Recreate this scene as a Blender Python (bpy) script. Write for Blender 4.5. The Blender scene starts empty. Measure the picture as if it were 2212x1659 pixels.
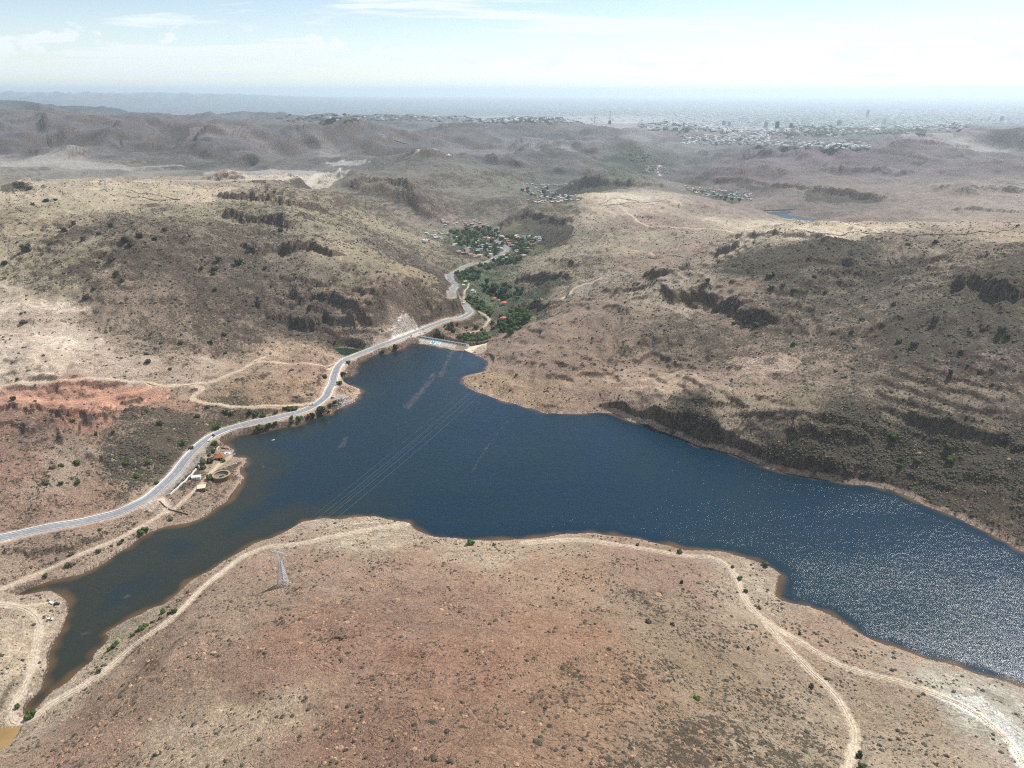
import bpy, math, random
import numpy as np
from mathutils import Vector, Matrix

sc = bpy.context.scene
R = math.radians
random.seed(7)
rng = np.random.default_rng(7)

# ------------------------------------------------------------------ camera
CAM_H = 400.0
PITCH = R(22.33)
FD, CX, CY = 1533.0, 1106.0, 829.5        # focal length and centre in 2212 x 1659 picture units
cam = bpy.data.cameras.new('camera')
cam.sensor_width = 36.0
cam.lens = 36.0 * FD / 2212.0
cam.clip_start = 1.0
cam.clip_end = 300000.0
cam_o = bpy.data.objects.new('camera', cam)
sc.collection.objects.link(cam_o)
cam_o.location = (0, 0, CAM_H)
cam_o.rotation_euler = (R(90) - PITCH, 0, 0)
sc.camera = cam_o

# ------------------------------------------------------------------ light and sky
SUN_AZ, SUN_EL = R(45), R(50)             # to the right of the view direction, above the horizon
sd = Vector((math.sin(SUN_AZ) * math.cos(SUN_EL), math.cos(SUN_AZ) * math.cos(SUN_EL), math.sin(SUN_EL)))
sun = bpy.data.lights.new('sun', 'SUN')
sun.energy = 3.4
sun.angle = R(0.5)
sun.color = (1.0, 0.965, 0.915)
sun_o = bpy.data.objects.new('sun', sun)
sc.collection.objects.link(sun_o)
sun_o.location = (600, 800, 1500)
sun_o.rotation_euler = sd.to_track_quat('Z', 'Y').to_euler()

sc.view_settings.view_transform = 'Standard'
sc.view_settings.look = 'None'
sc.view_settings.exposure = 0.80
sc.view_settings.gamma = 1.0
sc.cycles.max_bounces = 4
sc.cycles.diffuse_bounces = 2
sc.cycles.glossy_bounces = 2
sc.cycles.volume_bounces = 1
sc.cycles.use_denoising = False
sc.cycles.sample_clamp_indirect = 4.0
sc.cycles.sample_clamp_direct = 6.5
sc.cycles.pixel_filter_type = 'BLACKMAN_HARRIS'
sc.cycles.filter_width = 1.15

world = bpy.data.worlds.new('World')
sc.world = world
world.use_nodes = True
nt = world.node_tree
for n in list(nt.nodes):
    nt.nodes.remove(n)


class NB:
    """small node helper"""
    def __init__(self, tree):
        self.t = tree

    def n(self, typ, ins=None, **props):
        nd = self.t.nodes.new(typ)
        for k, v in props.items():
            setattr(nd, k, v)
        for k, v in (ins or {}).items():
            s = nd.inputs[k]
            if isinstance(v, bpy.types.NodeSocket):
                self.t.links.new(v, s)
            else:
                s.default_value = v
        return nd

    def math(self, op, a, b=0.0, c=0.0, clamp=False):
        nd = self.n('ShaderNodeMath', {0: a, 1: b, 2: c}, operation=op, use_clamp=clamp)
        return nd.outputs[0]

    def mix(self, f, a, b, mode='MIX'):
        nd = self.n('ShaderNodeMix', data_type='RGBA', blend_type=mode)
        for i, v in ((0, f), (6, a), (7, b)):
            if isinstance(v, bpy.types.NodeSocket):
                self.t.links.new(v, nd.inputs[i])
            else:
                nd.inputs[i].default_value = (tuple(v) + (1,))[:4] if i else v
        return nd.outputs[2]

    def ramp(self, f, a, b, clamp=True, lo=0.0, hi=1.0):
        nd = self.n('ShaderNodeMapRange', {0: f, 1: a, 2: b, 3: lo, 4: hi}, clamp=clamp, interpolation_type='SMOOTHSTEP')
        return nd.outputs[0]

    def noise(self, vec, scale, detail=4.0, rough=0.55, dist=0.0):
        nd = self.n('ShaderNodeTexNoise', {'Vector': vec, 'Scale': scale, 'Detail': detail, 'Roughness': rough, 'Distortion': dist})
        return nd.outputs[0]


w = NB(nt)
sky = w.n('ShaderNodeTexSky', sky_type='NISHITA', sun_disc=False, sun_elevation=SUN_EL, sun_rotation=SUN_AZ,
          altitude=2000.0, air_density=1.0, dust_density=0.7, ozone_density=1.4)
tc = w.n('ShaderNodeTexCoord')
sep = w.n('ShaderNodeSeparateXYZ', {0: tc.outputs['Generated']})
zc = w.math('MAXIMUM', sep.outputs[2], 0.0)
zz = w.math('ADD', zc, 0.045)
uu = w.math('DIVIDE', sep.outputs[0], zz)
vv = w.math('DIVIDE', sep.outputs[1], zz)
comb = w.n('ShaderNodeCombineXYZ', {0: uu, 1: vv, 2: 0.0})
mapn = w.n('ShaderNodeMapping', {'Vector': comb.outputs[0], 'Location': (3.1, 0.4, 0), 'Scale': (0.42, 1.0, 1)})
c1 = w.noise(mapn.outputs[0], 0.55, 9.0, 0.60, 0.5)
c2 = w.noise(mapn.outputs[0], 0.13, 3.0, 0.5, 0.0)
cs = w.math('ADD', w.math('MULTIPLY', c1, 0.62), w.math('MULTIPLY', c2, 0.38))
cover = w.ramp(cs, 0.508, 0.57)
# small puffs low on the horizon
puff_v = w.n('ShaderNodeMapping', {'Vector': tc.outputs['Generated'], 'Scale': (1.0, 1.0, 2.4)})
p1 = w.noise(puff_v.outputs[0], 17.0, 6.0, 0.6, 0.2)
band = w.math('MULTIPLY', w.ramp(sep.outputs[2], 0.018, 0.035), w.math('SUBTRACT', 1.0, w.ramp(sep.outputs[2], 0.055, 0.085)))
puff = w.math('MULTIPLY', w.ramp(p1, 0.52, 0.60), band)
cl = w.math('MAXIMUM', w.math('MULTIPLY', cover, 0.9), w.math('MULTIPLY', puff, 0.95))
veil = w.math('SUBTRACT', 1.0, w.ramp(sep.outputs[2], 0.0, 0.13))
tot = w.math('MAXIMUM', cl, w.math('MULTIPLY', veil, 0.34))
skyc = w.mix(1.0, sky.outputs[0], (1.28, 1.20, 1.10), 'MULTIPLY')
col = w.mix(tot, skyc, (8.0, 8.5, 8.7))
bg = w.n('ShaderNodeBackground', {'Color': col, 'Strength': 0.070})
wo = w.n('ShaderNodeOutputWorld')
nt.links.new(bg.outputs[0], wo.inputs[0])

# ------------------------------------------------------------------ scene helpers
C = sc.collection


def tag(o, label=None, cat=None, group=None, kind=None):
    if label: o['label'] = label
    if cat: o['category'] = cat
    if group: o['group'] = group
    if kind: o['kind'] = kind
    return o


def srgb(r, g, b, k=1.0):
    f = lambda c: (c / 255 / 12.92) if c <= 10 else (((c / 255 + 0.055) / 1.055) ** 2.4)
    return (f(r) * k, f(g) * k, f(b) * k)


# ------------------------------------------------------------------ numpy noise
_perm = rng.permutation(256)
_perm = np.concatenate([_perm, _perm]).astype(np.int32)
_ga = rng.uniform(0, 2 * np.pi, 256)
_gx, _gy = np.cos(_ga).astype(np.float32), np.sin(_ga).astype(np.float32)


def perlin(x, y):
    xi = np.floor(x).astype(np.int32); yi = np.floor(y).astype(np.int32)
    xf = (x - xi).astype(np.float32); yf = (y - yi).astype(np.float32)
    xi &= 255; yi &= 255
    u = xf * xf * xf * (xf * (xf * 6 - 15) + 10); v = yf * yf * yf * (yf * (yf * 6 - 15) + 10)

    def g(ix, iy, dx, dy):
        h = _perm[_perm[ix & 255] + (iy & 255)]
        return _gx[h] * dx + _gy[h] * dy
    a = g(xi, yi, xf, yf); b = g(xi + 1, yi, xf - 1, yf)
    c = g(xi, yi + 1, xf, yf - 1); d = g(xi + 1, yi + 1, xf - 1, yf - 1)
    return 1.5 * ((a + (b - a) * u) + ((c + (d - c) * u) - (a + (b - a) * u)) * v)


def sstep(a, b, x):
    t = np.clip((x - a) / (b - a), 0, 1)
    return t * t * (3 - 2 * t)


# ------------------------------------------------------------------ picture rays
def ray(px, py):
    u = (np.asarray(px, float) - CX) / FD; v = (np.asarray(py, float) - CY) / FD
    fw = math.cos(PITCH) - v * math.sin(PITCH); dn = math.sin(PITCH) + v * math.cos(PITCH)
    return np.arctan2(u, fw), dn / np.hypot(u, fw)


# polar grid of the ground: columns by bearing, rows by distance (finer near, coarser far)
AZ0, AZ1, NA = R(-53), R(53), 1320
rows = [math.log(130.0)]
while rows[-1] < math.log(95000.0):
    D = math.exp(rows[-1])
    rows.append(rows[-1] + (0.0024 if D < 450 else 0.003 if D < 1500 else 0.0036 if D < 5000 else 0.006 if D < 15000 else 0.02))
LD = np.array(rows); NR = len(LD)
AZ = np.linspace(AZ0, AZ1, NA)
DD = np.exp(LD)
GX = (DD[:, None] * np.sin(AZ)[None, :])
GY = (DD[:, None] * np.cos(AZ)[None, :])

# ------------------------------------------------------------------ shoreline (picture units, on the water level z = 0)
SHORE = [(896,738.5),(884,740),(874,749),(862,755),(837,761),(812,765),(788,775),(771.5,786),(766.5,798.5),(760,811),(740.5,816),(737,818),
(745,829.5),(767,835),(781,843),(779,849),(768,857.6),(765,867.5),(741,880),(725,886),(719,893),(697.5,894),(681.6,901),(662,907),
(632,920),(594,926),(572.5,931),(543,935),(513,940),(493,948),(477,958),(491,965),(512,975),(501,981.6),(505,987.6),(533,989.6),
(531,997.5),(521,1011),(521,1033),(514,1046),(500,1073.6),(479,1091),(448,1112),(413,1127),(364.6,1136),(330,1143),(295,1164),
(257,1191.7),(225.7,1216),(194,1231.6),(163,1242),(118,1249),(69,1268),(38,1283.7),(60,1283),(93,1279),(125,1289),(148.5,1302),(147,1324),
(139,1348.6),(125,1365),(112,1381),(106,1411),(102,1444),(90,1471),(73.6,1495.8),(52,1520),(45,1536.7),(49,1553),(61,1551.6),
(82,1531),(109,1498.5),(122.6,1485),(144,1475),(155,1460),(174,1446.7),(192,1434.5),(196,1414),(218,1397.7),(230,1376),(223.5,1367.7),
(245,1355),(272.5,1340),(308,1328),(335,1313),(362,1305),(381.5,1286),(409,1261),(436,1245),(463,1228.7),(490.5,1215),(517,1190),
(555.5,1174),(590,1160),(625,1143),(660,1127),(694,1122),(740,1124),(765,1120),(800,1117),(850,1121),(880,1130),(892,1140),(915,1150),(950,1160),
(1000,1165),(1060,1170),(1130,1166),(1180,1160),(1250,1155),(1316.6,1157),(1350,1160),(1418,1174),(1450,1181),(1499,1188),(1559.5,1194),(1590,1203),
(1620,1210),(1669,1226.6),(1689,1245),(1673,1273),(1675,1287),(1721,1305.5),(1782,1326),(1843,1362),(1883,1384.5),(1944,1406.7),
(2004.7,1425),(2065,1441),(2126,1459),(2187,1477.5),(2212,1483.6),(2520,1570),(2700,1480),(2500,1300),(2212,1192),(2166.6,1164),(2106,1135.5),(2025,1099),
(1964,1074.8),(1924,1056.6),(1863,1047),(1802,1040),(1721,1023.5),(1660.6,1011),(1600,987),(1559.5,973),(1498.7,954.7),(1450,938.5),
(1397.5,918),(1357,906),(1333,894),(1316.6,890),(1280,893),(1230,894),(1180,893),(1150,882),(1110,872),(1070,861),(1040,848),(1012,836),
(1003,826),(1002,816),(1013,811),(1035,806),(1048,802),(1056.7,788.6),(1050.5,778.7),(1038,769),(1018,764),(1003,757),(981,756),(936,747.7)]


def P2(px, py, z=0.0):
    az, td = ray(px, py)
    D = (CAM_H - z) / td
    return D * np.sin(az), D * np.cos(az)


# ------------------------------------------------------------------ elevation control points: (px, py, z) seen; (px, py, z, D) given by distance
E = [
 # foreground hill
 (-500,1659,35),(-100,1659,28),(100,1659,30),(400,1659,60),(800,1659,90),(1106,1659,100),(1500,1659,82),(1830,1659,50),(2100,1659,34),(2400,1659,15),(2900,1659,15),
 (-700,1900,60),(1106,1900,112),(600,1900,90),(1600,1900,100),(2700,1900,50),(1106,2600,120),(-200,2600,80),(2400,2600,80),
 (150,1560,10),(400,1400,33),(700,1400,58),(1106,1400,66),(1400,1400,48),(1700,1440,14),(1900,1500,12),(2150,1560,12),
 (500,1300,22),(700,1280,26),(1106,1270,30),(1400,1250,20),(1550,1250,7),(1300,1190,6),(900,1190,9),(620,1230,12),(700,1165,6),(1000,1195,7),(300,1440,12),(250,1520,22),
 (1620,1250,5),(1650,1320,4),(1800,1380,6),(1950,1440,7),
 # left bank
 (0,1500,7),(40,1400,5),(0,1320,5),(-200,1400,14),(110,1300,3),(-60,1285,7),(0,1225,10),(100,1180,9),(0,1162,9),(139,1134,9),(260,1105,8),(361,1042,7),(434,957,7),(538,914,7),(680,877,7),
 (722,806,8),(778,762,8),(847,739,9),(300,1130,6),(440,1040,4),(470,1000,3),(-250,1150,18),
 (0,1080,18),(150,1060,15),(300,1000,13),(0,980,27),(200,960,22),(400,920,14),(0,900,34),(300,880,24),(500,880,13),(600,850,13),(0,862,38),(156,869,34),(0,833,47),(139,822,47),(347,834,32),(500,815,24),
 (650,830,14),(680,790,13),(0,760,58),(250,760,50),(450,760,33),(600,770,22),(700,760,12),
 (0,640,92),(0,700,72),(200,700,66),(350,680,72),(480,700,50),(600,720,24),(690,745,7),(750,760,-2),(735,757,-1),
 (-400,700,90),(-400,900,50),(-800,800,80),(-800,560,160),(-800,450,190),
 (0,560,126),(150,560,138),(300,560,134),(420,600,100),(480,640,82),(540,660,62),(620,700,30),(700,720,16),(760,745,8),
 (0,500,150),(250,490,163),(400,500,160),(480,500,140),(560,520,122),(640,560,106),(700,590,92),(760,640,60),(820,690,32),(860,712,14),
 (0,440,162),(150,425,165),(300,415,164),(420,430,160),(520,440,150),(620,460,142),(700,480,128),(760,520,108),(820,570,88),(900,590,76),(960,630,48),(985,645,34),(960,668,24),(1000,672,7),(930,690,13),(900,705,9),
 (820,640,66),(880,650,50),
 (150,400,156),(300,397,150),(0,412,152),(450,412,142),(600,430,130),(720,462,108),
 # valley road below the dam
 (1008,682,6),(1014,668,3),(1001,656,-3),(1001,620,-18,1560),(975,640,-16,1500),(978,627,-17),(970,598,-20),(998,579,-25),(1065,559,-33),(1097,539,-38),(1075,513,-42),(1070,498,-44),
 (1040,700,-6),(1058,690,-14),(1020,722,-16),(980,716,-6),(950,712,2),(1050,720,-20),(1075,735,-12,1215),(990,735,-22,1195),(1090,690,-38),(1110,660,-40),(1060,650,-40),(1050,610,-40),(1100,600,-36),(1130,640,-38),(1150,665,-38,1430),(1160,640,-34),
 (1060,580,-38),(1040,560,-36),(1020,520,-42),(960,500,-38),(1150,540,-42),(1100,480,-44),(930,520,-30),(900,480,-22),
 (870,560,62,1600),(900,560,36),(930,570,14),(960,590,-6),(820,520,60),(760,480,76),(850,470,40),(900,450,20),
 # right of the canyon
 (1040,755,3),(1060,750,8),(1100,725,12),(1160,682,17),(1220,652,25),(1265,642,36),(1180,620,4),(1200,590,6),(1250,600,14),(1300,590,25),
 (1150,700,19),(1100,800,12),(1030,820,4),(1200,800,22),(1300,830,16),(1200,870,7),(1350,880,12),(1400,830,33),(1300,720,42),(1400,720,56),
 (1400,640,76),(1500,625,88),(1500,670,62),(1600,665,78),(1700,690,74),(1690,720,66),(1560,760,44),(1450,790,30),(1330,820,15),
 (1250,550,4),(1350,540,20),(1450,570,42),(1330,620,44),(1500,560,60),(1560,580,76),(1600,620,92),(1130,520,-20),(1120,490,-16),(1180,480,6),(1250,490,18),(1350,510,28),(1480,520,38),
 (1600,520,108),(1680,505,140),(1800,500,150),(1950,502,158),(2100,503,163),(2212,500,168),(2500,500,180),
 (1650,580,118),(1750,560,134),(1800,620,108),(1900,620,112),(1750,700,80),(1650,760,60),(1600,820,48),(1700,850,47),
 (2000,580,148),(2070,600,150),(2212,600,168),(2150,680,132),(2000,700,112),(1900,750,88),(2212,740,120),(2100,850,76),(2212,850,82),(1900,870,54),(2400,850,90),(2700,700,150),
 (1600,890,34),(1500,890,26),(1400,893,14),(1750,900,44),(1900,920,38),(2050,920,48),(2212,930,56),
 (1450,925,5),(1550,950,8),(1650,970,14),(1750,980,20),(1900,1000,16),(2050,1050,12),(2212,1060,26),(2212,1150,5),(2100,1110,6),(2500,1150,20),(1300,880,5),(1180,885,3),
 # behind the right hill and the middle distance
 (1650,495,10,2250),(1800,490,20,2450),(2000,480,40,2500),(2212,470,50,2600),(1560,500,22),(1450,480,28),(1620,500,0),(1720,468,-20),(1760,478,-20),(1690,462,-20),(1850,470,10),
 (1680,452,-22,2780),(1600,452,2),(1500,440,26),(1400,430,38),(1300,425,36),(1200,440,34),(1120,455,22),(1135,500,-10),(1000,460,-25),(1130,450,-20,2600),(1080,440,2),
 (1190,420,-58,3500),(1150,405,-58,3700),(1240,425,-50,3350),(1550,420,-58,3450),(1480,400,-58,3700),(1620,430,-50,3300),(1430,375,-60,4250),(1380,350,-60,4900),
 (1240,388,26),(1300,382,30),(1380,385,26),(1460,400,0),(1330,402,4,3150),
 (1100,380,18),(1000,400,24),(950,430,18),(900,410,34),(800,400,50),(700,400,60),(1050,370,20),(1000,345,34),(1200,350,20),(1300,360,0),
 (1700,430,0),(1741,408,22),(1850,412,24),(1903,430,20),(1950,460,24),(1530,384,12),(1650,385,22),(1700,395,20),(1800,380,24),(2000,420,40),(2100,450,44),(2212,430,50),(2212,380,60),(1900,380,40),(1600,360,10),
 (300,391,62,3050),(480,392,60),(632,383,56),(760,361,52),(150,380,80),(0,375,90),(-400,380,120),(300,360,88),(0,345,100),(600,350,66),(500,330,92),(200,335,104),
 (430,300,128),(250,300,140),(100,320,118),(0,290,168),(0,250,232),(80,262,190),(-300,250,260),(-600,300,250),(350,265,168),(500,270,120),(600,280,90),(740,268,104),(800,270,92),(700,300,84),(900,300,66),(900,330,52),(1050,300,50),
 (1100,275,64),(1200,272,60),(1300,280,36),(1400,290,10),(1200,310,20),(1400,320,-30),(1500,330,-30),(1600,320,-30),(1700,330,-10),(1800,330,10),(1950,325,32),(2100,330,50),(2212,330,56),
 (1900,290,-20),(2050,300,20),(2212,290,70),(2160,268,62,7400),(2212,256,90,7600),(2400,250,150,7600),(2350,300,100),(1700,290,-90),(1550,285,-110),(1600,265,-110),(2600,400,80),
 (900,256,-100),(1100,262,-100),(1300,255,-120),(700,250,-60),(1100,240,-130),(1500,240,-130),(1900,240,-130),(500,240,-40),(1900,262,-100),
 (1106,219,-140,30000),(500,225,-60,22000),(1700,219,-140,30000),(2300,225,-120,26000),(200,228,40,16000),(0,215,120,24000),(200,206,200,33000),(-300,215,160,28000),
 (1106,205,-140,90000),(600,205,0,90000),(2000,205,-140,90000),(2500,205,-100,90000),(0,205,200,80000),(-400,205,200,80000),
 # lake bed
 (850,850,-8),(1000,1000,-10),(1300,1000,-10),(1500,1100,-8),(1900,1250,-8),(2100,1350,-8),(600,1060,-8),(400,1180,-6),(200,1320,-6),(960,790,-7),(2300,1350,-8),(150,1430,-3),
]
ea, el, ez = [], [], []
for e in E:
    az, td = ray(e[0], e[1])
    D = e[3] if len(e) > 3 else (CAM_H - e[2]) / td
    ea.append(float(az)); el.append(math.log(D)); ez.append(e[2])
sh = np.array(SHORE)
for i in range(0, len(sh), 3):
    az, td = ray(*sh[i]); ea.append(float(az)); el.append(math.log(CAM_H / td)); ez.append(0.0)
ea, el, ez = np.array(ea), np.array(el), np.array(ez)


def tps(xa, ya, za, lam):
    n = len(xa)
    r2 = (xa[:, None] - xa[None]) ** 2 + (ya[:, None] - ya[None]) ** 2
    K = 0.5 * r2 * np.log(r2 + 1e-12) + lam * np.eye(n)
    Pm = np.stack([np.ones(n), xa, ya], 1)
    A = np.zeros((n + 3, n + 3)); A[:n, :n] = K; A[:n, n:] = Pm; A[n:, :n] = Pm.T
    return np.linalg.solve(A, np.concatenate([za, np.zeros(3)]))


wts = tps(ea, el, ez, 2e-4)
# evaluate on a coarse grid, then interpolate bilinearly
ca = np.linspace(AZ0, AZ1, 330); cl_ = np.linspace(LD[0], LD[-1], 560)
CG = np.zeros((len(cl_), len(ca)))
for i, l in enumerate(cl_):
    r2 = (ca[:, None] - ea[None]) ** 2 + (l - el[None]) ** 2
    CG[i] = (0.5 * r2 * np.log(r2 + 1e-12)) @ wts[:-3] + wts[-3] + wts[-2] * ca + wts[-1] * l


def bil(G, fa, fl):
    i = np.clip(np.floor(fl).astype(int), 0, G.shape[0] - 2); j = np.clip(np.floor(fa).astype(int), 0, G.shape[1] - 2)
    a = np.clip(fl - i, 0, 1); b = np.clip(fa - j, 0, 1)
    return (G[i, j] * (1 - a) * (1 - b) + G[i + 1, j] * a * (1 - b) + G[i, j + 1] * (1 - a) * b + G[i + 1, j + 1] * a * b)


H = np.empty((NR, NA), np.float64)
fa = (AZ - AZ0) / (AZ1 - AZ0) * (len(ca) - 1)
for i in range(NR):
    fl = np.full(NA, (LD[i] - cl_[0]) / (cl_[-1] - cl_[0]) * (len(cl_) - 1))
    H[i] = bil(CG, fa, fl)
H = np.clip(H, -170, 700)


def gidx(x, y):
    az = np.arctan2(x, y); ld = 0.5 * np.log(np.maximum(x * x + y * y, 1.0))
    return (az - AZ0) / (AZ1 - AZ0) * (NA - 1), np.interp(ld, LD, np.arange(NR))


def ground(x, y, G=None):
    """height of the ground at world x, y"""
    x = np.asarray(x, float); y = np.asarray(y, float)
    a, l = gidx(x, y)
    return bil(H if G is None else G, a, l)


def at(px, py, lift=0.0):
    """the point of the ground seen at picture point (px, py)"""
    px = np.atleast_1d(np.asarray(px, float)); py = np.atleast_1d(np.asarray(py, float))
    az, td = ray(px, py)
    out = np.zeros((len(px), 3))
    for k in range(len(px)):
        j = np.clip((az[k] - AZ0) / (AZ1 - AZ0) * (NA - 1), 0, NA - 1.001); j0 = int(j); b = j - j0
        hz = H[:, j0] * (1 - b) + H[:, j0 + 1] * b
        d = hz - (CAM_H - DD * td[k])
        i = int(np.argmax(d > 0))
        if d[i] <= 0 or i == 0:
            D = DD[-1] if i == 0 and d[0] <= 0 else DD[i]
        else:
            t = -d[i - 1] / (d[i] - d[i - 1]); D = DD[i - 1] + (DD[i] - DD[i - 1]) * t
        out[k] = (D * math.sin(az[k]), D * math.cos(az[k]), np.interp(D, DD, hz) + lift)
    return out


def resample(pts, step, closed=False):
    p = np.asarray(pts, float)
    if closed: p = np.vstack([p, p[:1]])
    d = np.hypot(*(np.diff(p[:, :2], axis=0).T)); s = np.concatenate([[0], np.cumsum(d)])
    n = max(2, int(s[-1] / step)); t = np.linspace(0, s[-1], n + 1)
    if closed: t = t[:-1]
    return np.stack([np.interp(t, s, p[:, k]) for k in range(p.shape[1])], 1)


def smooth(pts, it=2):
    p = np.asarray(pts, float)
    for _ in range(it):
        q = p[:-1] * 0.75 + p[1:] * 0.25; r_ = p[:-1] * 0.25 + p[1:] * 0.75
        m = np.empty((2 * len(q), p.shape[1])); m[0::2] = q; m[1::2] = r_
        p = np.vstack([p[:1], m, p[-1:]])
    return p


def window(x, y, rad):
    D = math.hypot(x, y); az = math.atan2(x, y); e = rad / D
    if e > 0.8: e = 0.8
    j0 = int((az - e - AZ0) / (AZ1 - AZ0) * (NA - 1)); j1 = int((az + e - AZ0) / (AZ1 - AZ0) * (NA - 1)) + 2
    i0 = int(np.searchsorted(LD, math.log(D) - e * 1.1)) - 1; i1 = int(np.searchsorted(LD, math.log(D) + e)) + 1
    return max(i0, 0), min(i1, NR), max(j0, 0), min(j1, NA)


def stamp(pts, rad, vals=None):
    """distance from every grid vertex to a line of points (inf beyond rad), and the nearest point's value"""
    dist = np.full((NR, NA), np.inf, np.float32); val = np.zeros((NR, NA), np.float32)
    for k, p in enumerate(pts):
        i0, i1, j0, j1 = window(p[0], p[1], rad)
        if i1 <= i0 or j1 <= j0: continue
        d = np.hypot(GX[i0:i1, j0:j1] - p[0], GY[i0:i1, j0:j1] - p[1]).astype(np.float32)
        cur = dist[i0:i1, j0:j1]; m = d < cur
        cur[m] = d[m]
        if vals is not None:
            val[i0:i1, j0:j1][m] = vals[k]
    return dist, val


def inside(poly, X, Y):
    r = np.zeros(X.shape, bool); n = len(poly)
    for i in range(n):
        x0, y0 = poly[i]; x1, y1 = poly[(i + 1) % n]
        if y0 == y1: continue
        c = ((Y >= min(y0, y1)) & (Y < max(y0, y1)))
        if not c.any(): continue
        r ^= c & (X < (x1 - x0) * (Y - y0) / (y1 - y0) + x0)
    return r


# ------------------------------------------------------------------ relief noise
scale_D = DD[:, None]
X, Y = GX, GY
wx = perlin(X / 210 + 3, Y / 210) * 40; wy = perlin(X / 210, Y / 210 + 9) * 40
near = 1 - sstep(2400, 4600, scale_D)
N = np.zeros((NR, NA))
for lam, amp in ((260, 7.0), (130, 7.0), (62, 4.4), (30, 2.4), (15, 1.2), (7.5, 0.6), (3.8, 0.3)):
    f = 1 - sstep(lam * 120, lam * 420, scale_D)
    n_ = perlin((X + wx) / lam + lam, (Y + wy) / lam - lam)
    if lam > 20: n_ = (1 - np.abs(n_) * 2.0) * 0.6
    N += n_ * amp * f
farN = np.zeros((NR, NA))
for lam, amp in ((2600, 70), (1300, 62), (640, 40), (320, 9), (160, 2.5)):
    n_ = perlin((X + wx * 3) / lam + 7.7, (Y + wy * 3) / lam + lam)
    n_ = (0.5 - np.abs(n_) * 1.6)
    farN += n_ * amp * (1 - sstep(lam * 100, lam * 300, scale_D))
# flat-topped steps in the far relief
st = 22.0
q = (H + farN) / st; fq = q - np.floor(q)
farT = (np.floor(q) + sstep(0.15, 0.55, fq)) * st - H
plain = 1 - sstep(8200, 11500, scale_D)
mount = sstep(13000, 20000, scale_D) * sstep(20, 160, H)
farK = sstep(2300, 4800, scale_D) * (plain + mount * 2.2)
Hs = H.copy()                                   # the smooth surface, for picking picture points

shore_w = np.array([P2(a, b) for a, b in SHORE])
swob = resample(shore_w, 6, True)
swob[:, 0] += perlin(swob[:, 0] / 24, swob[:, 1] / 24) * 4.0; swob[:, 1] += perlin(swob[:, 0] / 24 + 40, swob[:, 1] / 24) * 4.0
dam_a = np.array(P2(893, 738)); dam_b = np.array(P2(1004, 757.5))
shore_r = resample(swob, 2.5, True)
sdist, _ = stamp(shore_r, 90)
ins = np.zeros((NR, NA), bool)
i1 = int(np.searchsorted(DD, 1600)); ins[:i1] = inside(swob, GX[:i1], GY[:i1])
sdf = np.where(np.isinf(sdist), 95.0, sdist); sdf = np.where(ins, -sdf, sdf)

rough = 0.35 + 0.65 * sstep(0, 70, sdf)
for a_, b_, z_ in ((750, 762, 0), (15, 1590, 1)):
    q_ = P2(a_, b_, z_); rough = rough * (0.12 + 0.88 * sstep(25, 75, np.hypot(GX - q_[0], GY - q_[1])))
H = H + N * rough * near * (0.55 + 0.85 * sstep(500, 1000, scale_D)) + np.where(scale_D > 2400, (farT * 0.28 + farN * 0.85) * farK * 1.25, 0)

# rock ledges: the slopes step along their bedding
bed = 11.0 + 3.0 * perlin(X / 700, Y / 700)
hq = H + perlin(X / 120 + 2, Y / 120) * 9.0 + perlin(X / 30, Y / 30) * 3.0
qq = hq / bed; fr = qq - np.floor(qq)
lm = sstep(0.0, 0.45, perlin(X / 170 + 11, Y / 170 - 4) - 0.02) * (1 - sstep(2600, 3600, scale_D)) * sstep(25, 70, sdf) * sstep(560, 820, scale_D)
H = H + ((sstep(0.30, 0.62, fr) - fr) * bed) * 0.34 * lm

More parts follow.
